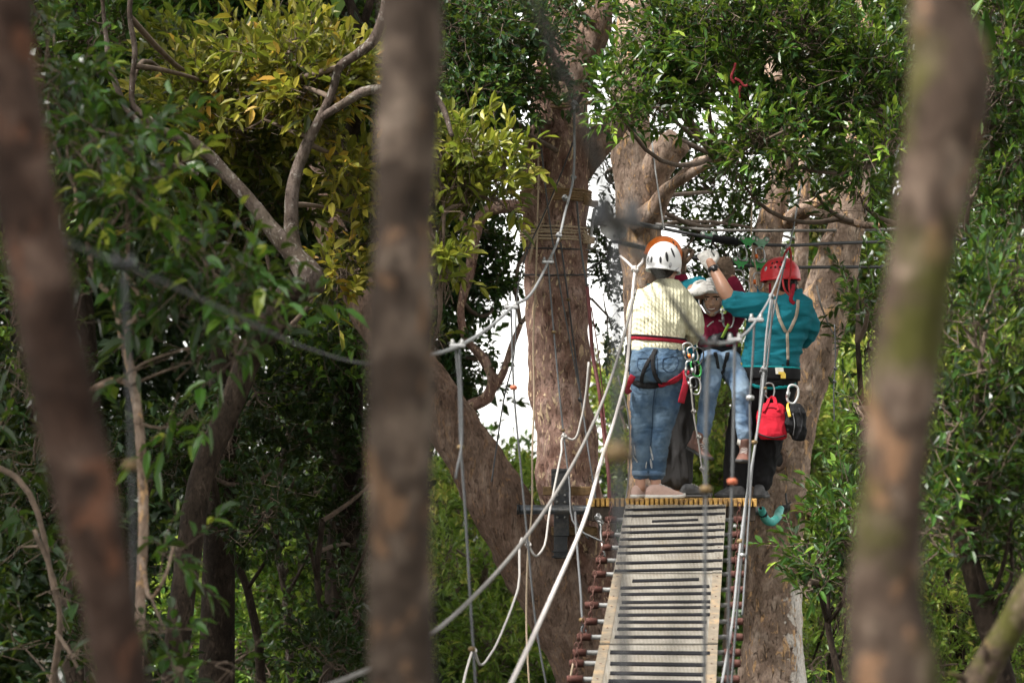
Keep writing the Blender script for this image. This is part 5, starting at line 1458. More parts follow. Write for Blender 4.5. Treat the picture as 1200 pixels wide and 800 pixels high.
# lower hooks on the great tree's side of the deck
rope('chain_hook', [(700, 604, 17.1), (703, 611, 17.1), (704, 625, 17.0), (706, 640, 16.9), (709, 652, 16.9)], 0.006, 'steel', 'steel hook hanging on a short chain between the upper cross bars', 'hook', knots=[(701, 606, 17.1, 2.0), (704, 612, 17.1, 1.5)])
rope('chain_hook', [(674, 600, 16.6), (677, 650, 16.0), (681, 700, 15.6), (682.5, 724, 15.4), (684, 734, 15.4), (688, 742, 15.4), (686, 746, 15.4), (682, 741, 15.4), (682.5, 733, 15.4)], 0.0068, 'cable', 'grey cable ending in a thimble eye beside the lower cross bars', 'cable', beads=[(682.5, 726, 15.4, 1.1)])
rope('thin_rope', [(666, 575, 18.0), (671, 600, 17.9), (680, 618, 17.8), (690, 631, 17.7)], 0.006, 'dark_cable', 'black strap hanging slack across the steel bracket', 'strap')
rope('thin_rope', [(672, 776, 14.3), (669, 790, 14.3), (665, 810, 14.3)], 0.005, 'tan_rope', 'frayed pale cord end below the lowest cross bars', 'cord')

# red ribbon in the leaves
mb = MB()
for pts in ([(862, 74), (860, 82), (857, 92), (861, 98)], [(861, 92), (867, 95), (873, 101), (876, 100)], [(868, 101), (866, 108), (867, 115)]):
    mb.tube([P(a, b, 17.0) for a, b in pts], [(0.008, 0.003)] * len(pts), 8, 4, side=V((0.6, 0, 0.8)))
single('ribbon', mb, 'ribbon_red', 'small red ribbon caught among the leaves high above the guide', 'ribbon')


# green trolleys on the cables
def carabiner(c, h, mat, label, tiltx=0.0, group=None, ax=None, r=0.0055):
    mb = MB()
    X = V((math.cos(tiltx), 0.15, math.sin(tiltx))).normalized()
    Z = V((-math.sin(tiltx), 0, math.cos(tiltx)))
    w = h * 0.29
    sh = [(-0.9, 0.95), (-0.2, 1.08), (0.6, 0.95), (1.0, 0.4), (0.95, -0.5), (0.5, -1.0), (-0.2, -1.02), (-0.8, -0.8), (-0.95, 0)]
    mb.tube([c + X * (a * w) + Z * (b * h * 0.48) for a, b in sh], r, 8, 3, closed=True)
    root = thing('carabiner', label, 'carabiner', c - Z * h * 0.5, group)
    mb.build('frame', 'steel' if mat == 'orange_clip' else mat, root)
    mb = MB()
    mb.tube([c - X * w * 0.95 + Z * h * 0.1, c - X * w * 0.93 - Z * h * 0.22], r * 1.7, 8, 1)
    mb.build('lock_sleeve', mat if mat == 'orange_clip' else 'steel' if mat != 'steel' else 'galv', root)
    return root


def trolley(px, py, d, mat, label):
    c = P(px, py, d)
    root = thing('trolley', label, 'trolley', c - V((0, 0, 0.06)), 'green zip line trolleys on the cables')
    s = PX(9.2, d)
    out = [(-1.0, 0.55), (-0.85, 0.85), (-0.5, 0.92), (-0.2, 0.6), (0.2, 0.6), (0.5, 0.92), (0.85, 0.85), (1.0, 0.55), (0.85, 0.1), (0.45, -0.25), (0.28, -0.75), (0, -0.92), (-0.28, -0.75), (-0.45, -0.25), (-0.85, 0.1)]
    for y in (-0.022, 0.014):
        mb = MB()
        mb.prism([c + V((a * s, y, b * s * 0.85)) for a, b in out], V((0, 0.008, 0)))
        mb.build('side_plate', mat, root)
    for a in (-0.66, 0.66):
        p = c + V((a * s, 0, 0.48 * s))
        mb = MB()
        mb.tube([p + V((0, -0.014, 0)), p + V((0, 0.014, 0))], 0.021, 14, 1)
        wh = mb.build('wheel', 'galv', root)
        mb = MB()
        mb.tube([p + V((0, -0.03, 0)), p + V((0, -0.02, 0))], 0.012, 6, 1)
        mb.build('bolt', 'white_plate', wh)
    p = c - V((0, 0, 0.55 * s))
    mb = MB()
    mb.tube([p + V((0, -0.026, 0)), p + V((0, -0.021, 0))], 0.009, 10, 1)
    mb.build('eyelet', 'hole', root)
    return root


trolley(876.5, 284, 18.3, 'green_metal', 'bright green trolley on the upper cable next to the black brake block')
trolley(892, 285.5, 18.32, 'pale_green_metal', 'pale green trolley on the upper cable, the one nearer the red helmet')
trolley(868, 309, 18.28, 'green_metal', 'bright green trolley on the lower cable above the brown glove')
trolley(889, 310.5, 18.32, 'green_metal', 'dark green trolley on the lower cable against the red helmet')
trolley(830, 279, 18.32, 'pale_green_metal', 'pale trolley half behind the raised white glove')
KG = 'carabiners below the trolleys'
carabiner(P(870, 297, 18.24), PX(17, 18.2), 'steel', 'steel carabiner between the two bright green trolleys', 0.15, KG)
carabiner(P(891, 299, 18.26), PX(17, 18.2), 'orange_clip', 'orange gated carabiner between the trolleys beside the red helmet', 0.1, KG)
carabiner(P(866, 326, 18.2), PX(19, 18.2), 'orange_clip', 'brass coloured carabiner right below the lower bright green trolley', 0.1, KG)
carabiner(P(889, 329, 18.22), PX(18, 18.2), 'orange_clip', 'orange carabiner hanging below the dark green trolley', 0.05, KG)
carabiner(P(872, 338, 18.15), PX(20, 18.2), 'steel', 'silver carabiner above the shoulder of the hanging rider', -0.1, KG)
carabiner(P(853, 373, 17.98), PX(22, 18), 'steel', 'silver carabiner on the chest of the hanging rider', 0.05)
def sling(pts, w, mat, label):
    mb = MB()
    mb.tube([P(*p) for p in pts], [(w, 0.004)] * len(pts), 8, 4, side=V((1, 0.2, 0)))
    return single('sling', mb, mat, label, 'sling')
sling([(866, 333, 18.2), (863, 345, 18.12), (858, 358, 18.02), (855, 366, 17.98)], 0.010, 'blue_sling', 'blue sling from the trolley down to the chest of the rider')
sling([(889, 335, 18.22), (888, 345, 18.22), (886, 358, 18.2)], 0.009, 'blue_sling', 'blue sling hanging beside the face of the guide in the red helmet')
sling([(854, 380, 17.98), (850, 388, 17.97), (846, 396, 17.97)], 0.010, 'lime_sling', 'lime green sling on the chest of the rider')
# ------------------------------------------------------------------ people
def Z(mb, rows, d, n=20):
    """upright trunk of elliptical rings: (cx px, py, half width px, half depth m [, depth shift])"""
    rings = []
    pts = [P(r[0], r[1], d + (r[4] if len(r) > 4 else 0)) for r in rows]
    rad = [V((PX(r[2], d), r[3], 0)) for r in rows]
    c, kn = catmull(pts, 4)
    q, _ = catmull(rad, 4, kn)
    for p, r in zip(c, q):
        ring = []
        for j in range(n):
            a = 2 * math.pi * j / n
            ca, sa = math.cos(a), math.sin(a)
            k = (abs(ca) ** 2.5 + abs(sa) ** 2.5) ** (-1 / 2.5)
            ring.append(p + V((ca * k * r.x, sa * k * r.y, 0)))
        rings.append(ring)
    mb.rings(rings)
    return mb


def limb(mb, pts, n=14, sub=5):
    mb.tube([P(*p[:3]) for p in pts], [p[3] for p in pts], n, sub, round_cap=True)
    return mb


def wrinkle(g, amp, freq, stretch=(1, 1, 1)):
    """folds: push the cloth surface in and out along a stretched noise"""
    me_n = [V((0, 0, 0)) for _ in g.v]
    for f in g.f:
        a, b, c = g.v[f[0]], g.v[f[1]], g.v[f[2]]
        n = (b - a).cross(c - a)
        for i in f:
            me_n[i] += n
    out = []
    for p, n in zip(g.v, me_n):
        q = V((p.x * stretch[0], p.y * stretch[1], p.z * stretch[2])) * freq
        w = noise.noise(q + V((noise.noise(q * 0.6) * 1.5, 0, 0)))
        w = 1 - abs(w) * 2.2
        if n.length > 0:
            p = p + n.normalized() * (amp * w)
        out.append(p)
    g.v = out
    return g


def head(mb, c, fwd, up, s=1.0):
    """head shapes to be fused with the body; c = middle of the head"""
    fwd = fwd.normalized()
    up = (up - fwd * up.dot(fwd)).normalized()
    sd = fwd.cross(up).normalized()
    ax = (sd, fwd, up)
    def b(x, y, z, r):
        mb.ball(c + sd * (x * s) + fwd * (y * s) + up * (z * s), tuple(k * s for k in r), ax, 16, 10)
    b(0, -0.012, 0.035, (0.074, 0.092, 0.083))
    b(0, 0.030, -0.030, (0.060, 0.062, 0.080))
    b(0, 0.050, -0.085, (0.036, 0.040, 0.030))
    b(0, 0.072, -0.098, (0.020, 0.020, 0.015))
    b(0, 0.094, -0.022, (0.011, 0.016, 0.026))
    b(0, 0.104, -0.036, (0.015, 0.014, 0.011))
    for k in (-1, 1):
        b(0.033 * k, 0.066, -0.030, (0.024, 0.020, 0.022))
        b(0.030 * k, 0.076, 0.014, (0.024, 0.012, 0.008))
        b(0.076 * k, -0.005, -0.012, (0.010, 0.020, 0.032))
    b(0, 0.083, -0.062, (0.025, 0.012, 0.010))
    b(0, 0.080, -0.074, (0.021, 0.012, 0.008))
    return sd, fwd, up


def face(parent, bv, c, fr, s=1.0):
    """eyes, brows and mouth laid on the face surface as small meshes of the head"""
    sd, fwd, up = fr
    def on(x, z, off):
        o = c + sd * (x * s) + up * (z * s) + fwd * 0.4
        loc, nor, _, _ = bv.ray_cast(o, -fwd)
        if loc is None:
            loc = c + sd * (x * s) + up * (z * s) + fwd * 0.08 * s
            nor = fwd
        return loc + nor * off, nor
    for k in (-1, 1):
        p, n = on(0.031 * k, -0.002, 0.0005)
        mb = MB()
        mb.ball(p, (0.0125 * s, 0.004 * s, 0.0055 * s), (sd, fwd, up), 12, 8)
        e = mb.build('eye', 'teeth', parent)
        mb = MB()
        mb.ball(p + fwd * 0.002 * s, (0.0055 * s, 0.004 * s, 0.0055 * s), (sd, fwd, up), 10, 6)
        mb.build('iris', 'eye_dark', e)
        mb = MB()
        pts = [on((0.031 + t) * k, 0.013 + 0.003 * (1 - abs(t) / 0.02), 0.002)[0] for t in (-0.02, -0.007, 0.007, 0.02)]
        mb.tube(pts, [0.002 * s, 0.0038 * s, 0.0036 * s, 0.0015 * s], 8, 3)
        mb.build('eyebrow', 'hair', parent)
    pts = [on(t, -0.066 + 0.006 * (t / 0.024) ** 2, 0.001)[0] for t in (-0.027, -0.014, 0, 0.014, 0.027)]
    mb = MB()
    mb.tube(pts, [(0.0035 * s, 0.004 * s), (0.0095 * s, 0.005 * s), (0.0105 * s, 0.005 * s), (0.0095 * s, 0.005 * s), (0.0035 * s, 0.004 * s)], 10, 3, side=up)
    m = mb.build('lips', 'lip', parent)
    mb = MB()
    pts = [on(t, -0.0645 + 0.006 * (t / 0.024) ** 2, 0.004)[0] for t in (-0.02, -0.01, 0, 0.01, 0.02)]
    mb.tube(pts, [(0.002 * s, 0.003 * s), (0.0042 * s, 0.004 * s), (0.0046 * s, 0.004 * s), (0.0042 * s, 0.004 * s), (0.002 * s, 0.003 * s)], 10, 3, side=up)
    mb.build('teeth', 'teeth', m)


def helmet(parent, c, fwd, up, r, mat, low=100, label=None):
    """hard shell: r = (half width, half length, height); open below, thick rim"""
    fwd = fwd.normalized()
    up = (up - fwd * up.dot(fwd)).normalized()
    sd = fwd.cross(up).normalized()
    rings, inner = [], []
    n = 36
    m = 16
    def pt(th, ph, k):
        st, ct = math.sin(th), math.cos(th)
        x, y = math.cos(ph), math.sin(ph)
        rid = 1 + 0.018 * math.cos(6 * ph) * st
        low_back = 1.0 + (0.10 if y < 0 else 0.0) * abs(y) * max(0, -ct + 0.2)
        return c + sd * (r[0] * k * st * x * rid) + fwd * (r[1] * k * st * y * rid) + up * (r[2] * k * (ct * low_back))
    for i in range(1, m + 1):
        th = math.radians(low) * i / m
        rings.append([pt(th, 2 * math.pi * j / n, 1.0) for j in range(n)])
    th = math.radians(low)
    rings.append([pt(th, 2 * math.pi * j / n, 1.035) - up * 0.004 for j in range(n)])
    rings.append([pt(th, 2 * math.pi * j / n, 1.03) - up * 0.013 for j in range(n)])
    rings.append([pt(th, 2 * math.pi * j / n, 0.93) - up * 0.010 for j in range(n)])
    for i in range(m - 2, 1, -3):
        t2 = math.radians(low) * i / m
        rings.append([pt(t2, 2 * math.pi * j / n, 0.93) for j in range(n)])
    mb = MB()
    mb.rings(rings)
    h = mb.build('helmet', mat, parent)
    return h, mb.bvh()


def slot(parent, bvh, px, py, w, h, name='vent', mat='hole', off=0.0005, thick=0.003, tilt=0.0):
    p, n = hit(bvh, px, py, off)
    X, Y, N = frame_of(n)
    Xr = X * math.cos(tilt) + Y * math.sin(tilt)
    Yr = Y * math.cos(tilt) - X * math.sin(tilt)
    mb = MB()
    mb.ball(p, (PX(w, 17.7), PX(h, 17.7), thick), (Xr, Yr, N), 14, 8)
    return mb.build(name, mat, parent)


def strap(parent, bvh, pix, w, mat, name='strap', off=0.006, thick=0.0035, closed=False, sub=6):
    """flat webbing laid over a garment along pixels"""
    fine, _ = catmull([V((a, b, 0)) for a, b in pix], 5)
    pts, nors = [], []
    for q in fine:
        p, n = hit(bvh, q.x, q.y, off)
        pts.append(p)
        nors.append(n)
    sides = []
    for i in range(len(pts)):
        a, b = pts[max(0, i - 1)], pts[min(len(pts) - 1, i + 1)]
        sides.append((b - a).cross(nors[i]).normalized())
    mb = MB()
    mb.tube(pts, [(w, thick)] * len(pts), 8, 1, side=sides)
    return mb.build(name, mat, parent)


def belt(parent, cx, py, hw, hd, d, w, mat, name='belt', tilt=0.0, off=0.008):
    """closed waist band"""
    c = P(cx, py, d)
    A, B = PX(hw, d) + off, hd + off
    pts = []
    for i in range(28):
        a = 2 * math.pi * i / 28
        ca, sa = math.cos(a), math.sin(a)
        k = (abs(ca) ** 2.5 + abs(sa) ** 2.5) ** (-1 / 2.5)
        pts.append(c + V((ca * k * A, sa * k * B, -PX(tilt, d) * ca)))
    mb = MB()
    mb.tube(pts, [(w, 0.004)] * 28, 8, 1, side=V((0, 0, 1)), closed=True)
    return mb.build(name, mat, parent)


def glove(parent, wrist, palm_dir, back, size, mat, curl=0.6, mirror=1, label=None, spread=0.18):
    """gloved hand: palm, five separate bent fingers, thumb leaving the side of the palm"""
    f = palm_dir.normalized()
    bk = (back - f * back.dot(f)).normalized()
    sd = f.cross(bk).normalized() * mirror
    s = size
    mb = MB()
    mb.tube([wrist - f * 0.03 * s, wrist, wrist + f * 0.045 * s, wrist + f * 0.09 * s], [(0.033 * s, 0.026 * s), (0.031 * s, 0.023 * s), (0.044 * s, 0.020 * s), (0.043 * s, 0.017 * s)], 14, 4, side=sd, round_cap=True)
    for i, (x, ln) in enumerate(((-0.033, 0.072), (-0.011, 0.082), (0.011, 0.076), (0.032, 0.060))):
        p = wrist + f * 0.085 * s + sd * x * s
        dirn = (f + sd * (x * spread * 25 * 0.2)).normalized()
        pts = [p - f * 0.02 * s, p]
        a = 0.0
        for seg, k in ((0.42, 0.8), (0.32, 1.1), (0.26, 0.9)):
            a += curl * k
            q = dirn * math.cos(a) - bk * math.sin(a)
            pts.append(pts[-1] + q * (ln * seg * s))
        mb.tube(pts, [0.0115 * s, 0.0120 * s, 0.0112 * s, 0.0104 * s, 0.0088 * s], 10, 3, round_cap=True)
    t0 = wrist + f * 0.025 * s - sd * 0.030 * s
    t1 = t0 + (f * 0.5 - sd * 0.75 - bk * 0.25).normalized() * 0.038 * s
    t2 = t1 + (f * 0.85 - sd * 0.15 - bk * 0.5 * curl).normalized() * 0.034 * s
    t3 = t2 + (f * 0.8 + sd * 0.3 - bk * 0.6 * curl).normalized() * 0.026 * s
    mb.tube([t0, t1, t2, t3], [0.017 * s, 0.0145 * s, 0.013 * s, 0.0105 * s], 10, 4, round_cap=True)
    g = remesh(mb, 0.0042, 3)
    gl = g.build('glove', mat, parent)
    if label:
        gl['label'] = label
    mb = MB()
    mb.tube([wrist - f * 0.042 * s, wrist - f * 0.022 * s], [(0.036 * s, 0.030 * s), (0.035 * s, 0.028 * s)], 14, 1, side=sd)
    mb.build('cuff', mat, gl)
    return gl


def shoe(parent, heel, toe, up, s, upper, sole, name='shoe', boot=0.0, laces=None):
    """heel and toe: points on the ground line of the sole"""
    f = toe - heel
    L = f.length
    f = f / L
    up = (up - f * up.dot(f)).normalized()
    sd = f.cross(up).normalized()
    prof = [(0.0, 0.020, 0.050), (0.03, 0.029, 0.070), (0.12, 0.034, 0.084), (0.28, 0.035, 0.086), (0.42, 0.037, 0.080), (0.56, 0.041, 0.066), (0.70, 0.045, 0.052), (0.84, 0.043, 0.042), (0.94, 0.033, 0.034), (1.0, 0.014, 0.026)]
    rings = []
    for t, w, h in prof:
        w, h = w * s, h * s
        c = heel + f * (t * L)
        rings.append([c + sd * (x * w) + up * z for x, z in ((-0.9, 0.018), (-1, 0.03 if h > 0.05 else h * 0.6), (-0.9, h * 0.72), (-0.55, h * 0.95), (0, h), (0.55, h * 0.95), (0.9, h * 0.72), (1, 0.03 if h > 0.05 else h * 0.6), (0.9, 0.018))])
    mb = MB()
    mb.rings(rings)
    if boot:
        c = heel + f * (0.2 * L)
        mb.tube([c + up * 0.05 * s, c + up * (0.08 * s), c + up * (0.09 * s + boot) - f * 0.004], [(0.036 * s, 0.045 * s), (0.037 * s, 0.046 * s), (0.039 * s, 0.046 * s)], 14, 3, side=sd)
    g = remesh(mb, 0.006, 4)
    sh = g.build(name, upper, parent)
    mb = MB()
    rings = []
    for t, w, h in [(-0.012, 0.018, 0)] + prof + [(1.012, 0.010, 0)]:
        w = w * s * 1.08
        c = heel + f * (t * L)
        lift = 0.010 * max(0, (t - 0.8) / 0.2)
        rings.append([c + sd * (x * w) + up * (z + lift) for x, z in ((-1, 0.003), (-1.02, 0.022), (0, 0.024), (1.02, 0.022), (1, 0.003), (0, 0.0))])
    mb.rings(rings)
    mb.build('sole', sole, sh)
    if laces:
        for t in (0.36, 0.44, 0.52, 0.60):
            h = 0.084 - 0.09 * (t - 0.36)
            c = heel + f * (t * L)
            mb = MB()
            w = 0.024 * s
            mb.tube([c - sd * w + up * (h * s * 0.93), c + up * (h * s + 0.004), c + sd * w + up * (h * s * 0.93)], 0.003, 6, 3)
            mb.build('lace', laces, sh)
    return sh


UPV = V((0, 0, 1))

# ---- the woman in the cream jumper, seen from behind
dA = 17.62
A = thing('person', 'woman seen from behind in a white helmet, cream knitted jumper and rolled blue jeans', 'person', P(768, 583.5, dA))
body = MB()
Z(body, [(782, 326, 8, 0.05), (781, 334, 11, 0.055), (776, 343, 29, 0.085), (773, 360, 31, 0.10), (771, 395, 28, 0.10), (771, 415, 30, 0.115), (771, 440, 31, 0.125)], dA)
limb(body, [(797, 347, dA, .05), (812, 368, dA, .046), (815, 388, dA + .02, .042), (806, 397, dA + .15, .036), (797, 396, dA + .32, .03)])
limb(body, [(751, 347, dA, .05), (744, 370, dA + .02, .046), (746, 388, dA + .05, .042), (757, 393, dA + .2, .036), (768, 394, dA + .34, .03)])
limb(body, [(757, 438, dA, .085), (755, 470, dA, .075), (752, 500, dA, .058), (751, 530, dA, .048), (750.5, 555, dA, .035), (750.5, 572, dA, .032)])
limb(body, [(787, 438, dA, .085), (781, 470, dA, .075), (775, 500, dA, .060), (770, 530, dA, .048), (768.5, 556, dA, .035), (768.5, 572, dA, .032)])
for hx, w in ((797, V((-1, 0.6, 0.1))), (768, V((1, 0.5, 0.1)))):
    wp = P(hx, 395.5, dA + .33)
    w.normalize()
    body.tube([wp, wp + w * 0.05, wp + w * 0.09], [(0.03, 0.02), (0.04, 0.018), (0.038, 0.015)], 10, 3, side=V((0, 0, 1)), round_cap=True)
    for k in range(4):
        q = wp + w * 0.08 + V((0, 0, (k - 1.5) * 0.019))
        body.tube([q, q + w * 0.03 + V((0, 0.012, 0)), q + w * 0.045 + V((0, 0.035, 0)), q + w * 0.04 + V((0, 0.055, 0))], [0.0095, 0.0092, 0.009, 0.008], 8, 3, round_cap=True)
    q = wp + w * 0.02 + V((0, 0, 0.03))
    body.tube([q, q + w * 0.03 + V((0, 0.02, 0.02)), q + w * 0.06 + V((0, 0.03, 0.02))], [0.013, 0.011, 0.009], 8, 3, round_cap=True)
hA = P(779, 311, dA)
head(body, hA, V((0.55, 0.85, -0.12)), UPV, 0.98)
remesh(body, 0.007, 5).build('body', 'skin', A)
mb = MB()
fwA = V((0.55, 0.85, -0.12)).normalized()
mb.ball(hA - fwA * 0.03 - V((0, 0, 0.02)), (0.078, 0.075, 0.07))
remesh(mb, 0.008, 2).build('hair', 'hair', A)

g = MB()
Z(g, [(783, 328, 12.5, 0.066), (780, 334, 19, 0.075), (777, 341, 29, 0.095), (774, 352, 33.5, 0.115), (773, 372, 33.5, 0.13), (771.5, 390, 31.5, 0.128), (771, 397, 30.5, 0.124), (771, 405, 31, 0.132), (771, 412, 30.5, 0.132)], dA)
limb(g, [(797, 349, dA, .064), (811, 367, dA, .060), (814.5, 387, dA + .02, .056), (806, 397, dA + .15, .048), (798, 396, dA + .30, .042)])
limb(g, [(752, 349, dA, .062), (745, 369, dA + .02, .056), (746.5, 387, dA + .05, .054), (757, 393, dA + .2, .046), (767, 394, dA + .32, .042)])
g = wrinkle(remesh(g, 0.008, 6), 0.006, 9, (1, 1, 1.3))
g.build('jumper', 'knit', A)
bvJ = g.bvh()
g = MB()
Z(g, [(771, 405, 29.5, 0.122), (771, 415, 31.5, 0.135), (771.5, 428, 33.3, 0.148), (771.5, 440, 33.0, 0.145), (771.5, 448, 31, 0.12)], dA)
limb(g, [(757.5, 440, dA, .094), (755, 470, dA, .085), (753, 500, dA, .070), (751.5, 530, dA, .060), (751, 554, dA, .050)])
limb(g, [(787, 440, dA, .094), (781.5, 470, dA, .086), (775, 500, dA, .071), (770.5, 530, dA, .061), (769, 554, dA, .052)])
for side in (-1, 1):
    g.ball(P(771.5 + side * 15, 433, dA - 0.075), (0.075, 0.075, 0.085))
g = wrinkle(remesh(g, 0.008, 5), 0.0045, 12, (1.0, 1.0, 1.3))
g = wrinkle(g, 0.0035, 22, (0.8, 0.8, 1.9))
jA = g.build('jeans', 'denim', A)
bvD = g.bvh()
for cx, py, r in ((751, 555, .052), (769, 555, .054)):
    mb = MB()
    mb.tube([P(cx, py - 4, dA), P(cx, py - 3.5, dA), P(cx, py + 2, dA), P(cx, py + 2.4, dA)], [r * 0.98, r * 1.08, r * 1.06, r * 0.95], 18, 1)
    mb.build('jeans_cuff', 'denim_light', A)
for px, py, w, h in ((764, 533, 1.2, 11), (763, 543, 1.6, 6), (746, 540, 1.1, 9), (757, 546, 0.8, 6), (744, 528, 0.7, 6)):
    slot(jA, bvD, px, py, w, h, 'frayed_patch', 'frayed', 0.0, 0.004, random.uniform(-0.2, 0.2))
for pl_ in ([(777, 420), (777.5, 432), (785, 436), (793, 431), (793.5, 419), (777, 420)], [(748, 420), (748, 431), (754, 436), (761, 432), (761, 421), (748, 420)], [(769, 411), (770, 425), (770.5, 440)], [(768, 452), (765, 475), (764.5, 500), (762, 530)]):
    strap(jA, bvD, pl_, 0.003, 'seam', 'seam', 0.002, 0.002)
shoe(A, P(742, 583.5, dA - 0.03), P(776, 583.0, dA + 0.16), UPV, 1.02, 'pink_shoe', 'white_sole', laces='white_rope')
shoe(A, P(758, 583.8, dA - 0.10), P(802, 583.8, dA + 0.02), UPV, 1.02, 'pink_shoe', 'white_sole', laces='white_rope')
hm, bvH = helmet(A, P(778, 308.5, dA), V((0.5, 0.87, -0.10)), V((0.06, 0.02, 1)), (0.108, 0.130, 0.135), 'white_shell', 107)
hm['label'] = 'white helmet with dark slots'
for px, py, w, h, t in ((763.5, 304, 1.5, 4.0, -0.1), (774, 304.5, 1.5, 4.0, 0), (781.5, 301, 1.8, 6.0, 0.1), (788.5, 296, 1.6, 6.5, 0.15), (759.6, 304, 0.9, 4.0, -0.1), (785.5, 310.5, 2.2, 3.2, -0.2)):
    slot(hm, bvH, px, py, w, h, tilt=t, mat='hole' if py < 310 else 'silver_trim')
strap(hm, bvH, [(760, 315), (768, 319.5), (778, 320.5), (788, 319), (795, 314)], 0.004, 'silver_trim', 'rim_band', 0.002)
belt(A, 771.5, 398, 30.4, 0.126, dA, 0.017, 'red_web', 'waist_belt', 3.0, 0.010)
belt(A, 771.5, 395.8, 30.4, 0.126, dA, 0.006, 'black_web', 'waist_belt_edge', 3.0, 0.014)
strap(A, bvD, [(768, 409), (765, 416), (759, 425), (754, 436), (752, 446), (754, 452)], 0.012, 'black_web', 'seat_strap')
strap(A, bvD, [(769, 409), (765, 420), (766, 433), (770, 444), (775, 449)], 0.012, 'black_web', 'seat_strap')
strap(A, bvD, [(740.5, 445), (747, 449), (756, 451.5), (765, 451.5), (771, 450)], 0.020, 'black_web', 'leg_loop', 0.008)
strap(A, bvD, [(771, 450.5), (779, 449), (788, 446), (796, 441), (801, 437), (804, 433)], 0.021, 'red_web', 'leg_loop', 0.008)
mb = MB()
mb.tube([P(742, 440, dA - 0.12), P(738, 448, dA - 0.13), P(735, 457, dA - 0.10), P(738, 460, dA - 0.05)], [(0.020, 0.004)] * 4, 8, 4, side=V((0.8, 0.3, 0.4)))
mb.build('strap_tail', 'red_web', A)
mb = MB()
mb.tube([P(804, 434, dA - 0.12), P(804, 448, dA - 0.14), P(801, 460, dA - 0.14), P(798, 472, dA - 0.13)], [(0.022, 0.004)] * 4, 8, 4, side=V((1, 0.2, 0.2)))
mb.build('strap_tail', 'red_web', A)
mb = MB()
mb.box(P(737.5, 419, dA + 0.0), (0.026, 0.03, 0.085), None, 0.012)
mb.build('pouch', 'black_cloth', A)
HGR = 'gear hanging at the hip of the woman'
for (px, py, h, mat, lab, t) in ((807, 412, 20, 'steel', 'silver carabiner at the hip of the woman, topmost of the bunch', 0.15), (812, 415, 17, 'orange_clip', 'orange carabiner in the bunch at the hip of the woman', 0.3),
                                 (809, 433, 19, 'steel', 'silver carabiner in the middle of the bunch at the hip of the woman', -0.1), (816, 432, 18, 'green_metal', 'dark green carabiner in the bunch at the hip of the woman', 0.2),
                                 (815, 452, 20, 'steel', 'silver carabiner hanging lowest in the bunch at the hip of the woman', 0.05), (818, 418, 20, 'black_steel', 'black carabiner at the back of the bunch at the hip of the woman', -0.25),
                                 (811, 447, 15, 'black_steel', 'small black descender low in the bunch at the hip of the woman', 0.4)):
    carabiner(P(px, py, dA - 0.14), PX(h, 17.5), mat, lab, t, HGR)

# ---- the guide behind her: orange helmet, teal sleeve, grey trousers
dB = 18.12
B = thing('person', 'guide mostly hidden behind the woman, in an orange helmet and loose grey trousers', 'person', P(796, 583.5, dB))
body = MB()
Z(body, [(780, 318, 8, 0.05), (781, 330, 11, 0.055), (784, 338, 28, 0.08), (785, 360, 30, 0.10), (786, 400, 26, 0.09), (787, 430, 28, 0.10), (787, 445, 28, 0.10)], dB)
limb(body, [(803, 341, dB, .05), (818, 343, dB - .05, .045), (812, 340, dB - .12, .040), (818, 341, dB - 0.14, .034), (826, 340, dB - .14, .03)])
limb(body, [(760, 342, dB, .05), (756, 372, dB + .05, .045), (762, 390, dB + .1, .04), (775, 392, dB + .25, .035)])
limb(body, [(797, 440, dB, .08), (797, 500, dB, .06), (796, 555, dB, .045), (796, 572, dB, .04)])
limb(body, [(776, 440, dB, .08), (776, 500, dB, .06), (777, 555, dB, .045), (777, 572, dB, .04)])
hB = P(778, 302, dB)
head(body, hB, V((0.75, -0.3, -0.35)), UPV, 1.0)
remesh(body, 0.007, 5).build('body', 'skin_tan', B)
g = MB()
Z(g, [(782, 331, 13, 0.066), (784, 337, 29, 0.09), (785, 350, 33, 0.115), (786, 400, 29, 0.11), (787, 432, 30, 0.115)], dB)
limb(g, [(801, 342, dB, .066), (811, 339, dB - .03, .066), (819, 335, dB - .06, .060)])
limb(g, [(762, 344, dB, .062), (757, 362, dB + .03, .058)])
g = wrinkle(remesh(g, 0.008, 5), 0.006, 10)
g.build('shirt', 'teal', B)
g = MB()
Z(g, [(787, 425, 29, 0.115), (787, 440, 31, 0.13), (787, 455, 30, 0.12)], dB)
limb(g, [(797.5, 447, dB, .088), (797.5, 490, dB, .083), (796.5, 530, dB, .083), (796, 560, dB, .082)])
limb(g, [(776, 447, dB, .09), (776, 490, dB, .085), (777, 530, dB, .08), (777, 560, dB, .078)])
g = wrinkle(remesh(g, 0.009, 4), 0.012, 9, (1.8, 1.8, 0.5))
g.build('trousers', 'grey_cloth', B)
for ax0 in (799, 779):
    mb = MB()
    mb.tube([P(ax0, 558, dB), P(ax0 + 2, 572, dB), P(ax0 + 3, 577, dB)], [0.047, 0.046, 0.05], 14, 3)
    mb.build('sock', 'grey_sock', B)
shoe(B, P(797, 583.8, dB - 0.06), P(834, 583.8, dB - 0.02), UPV, 1.12, 'dark_shoe', 'dark_sole', laces='grey_rope')
shoe(B, P(777, 583.8, dB), P(806, 583.8, dB + 0.2), UPV, 1.08, 'dark_shoe', 'dark_sole')
hm, bvB = helmet(B, P(777.5, 298.5, dB), V((0.75, -0.3, -0.3)), V((0.03, 0.0, 1)), (0.108, 0.122, 0.120), 'orange_shell', 100)
slot(hm, bvB, 789, 284, 1.0, 2.5)
slot(hm, bvB, 793, 289, 1.0, 2.5)
glove(B, P(811, 343, dB - 0.17), V((0.90, -0.05, 0.38)), V((-0.2, -0.85, 0.5)), 1.0, 'white_glove', 0.38, 1)

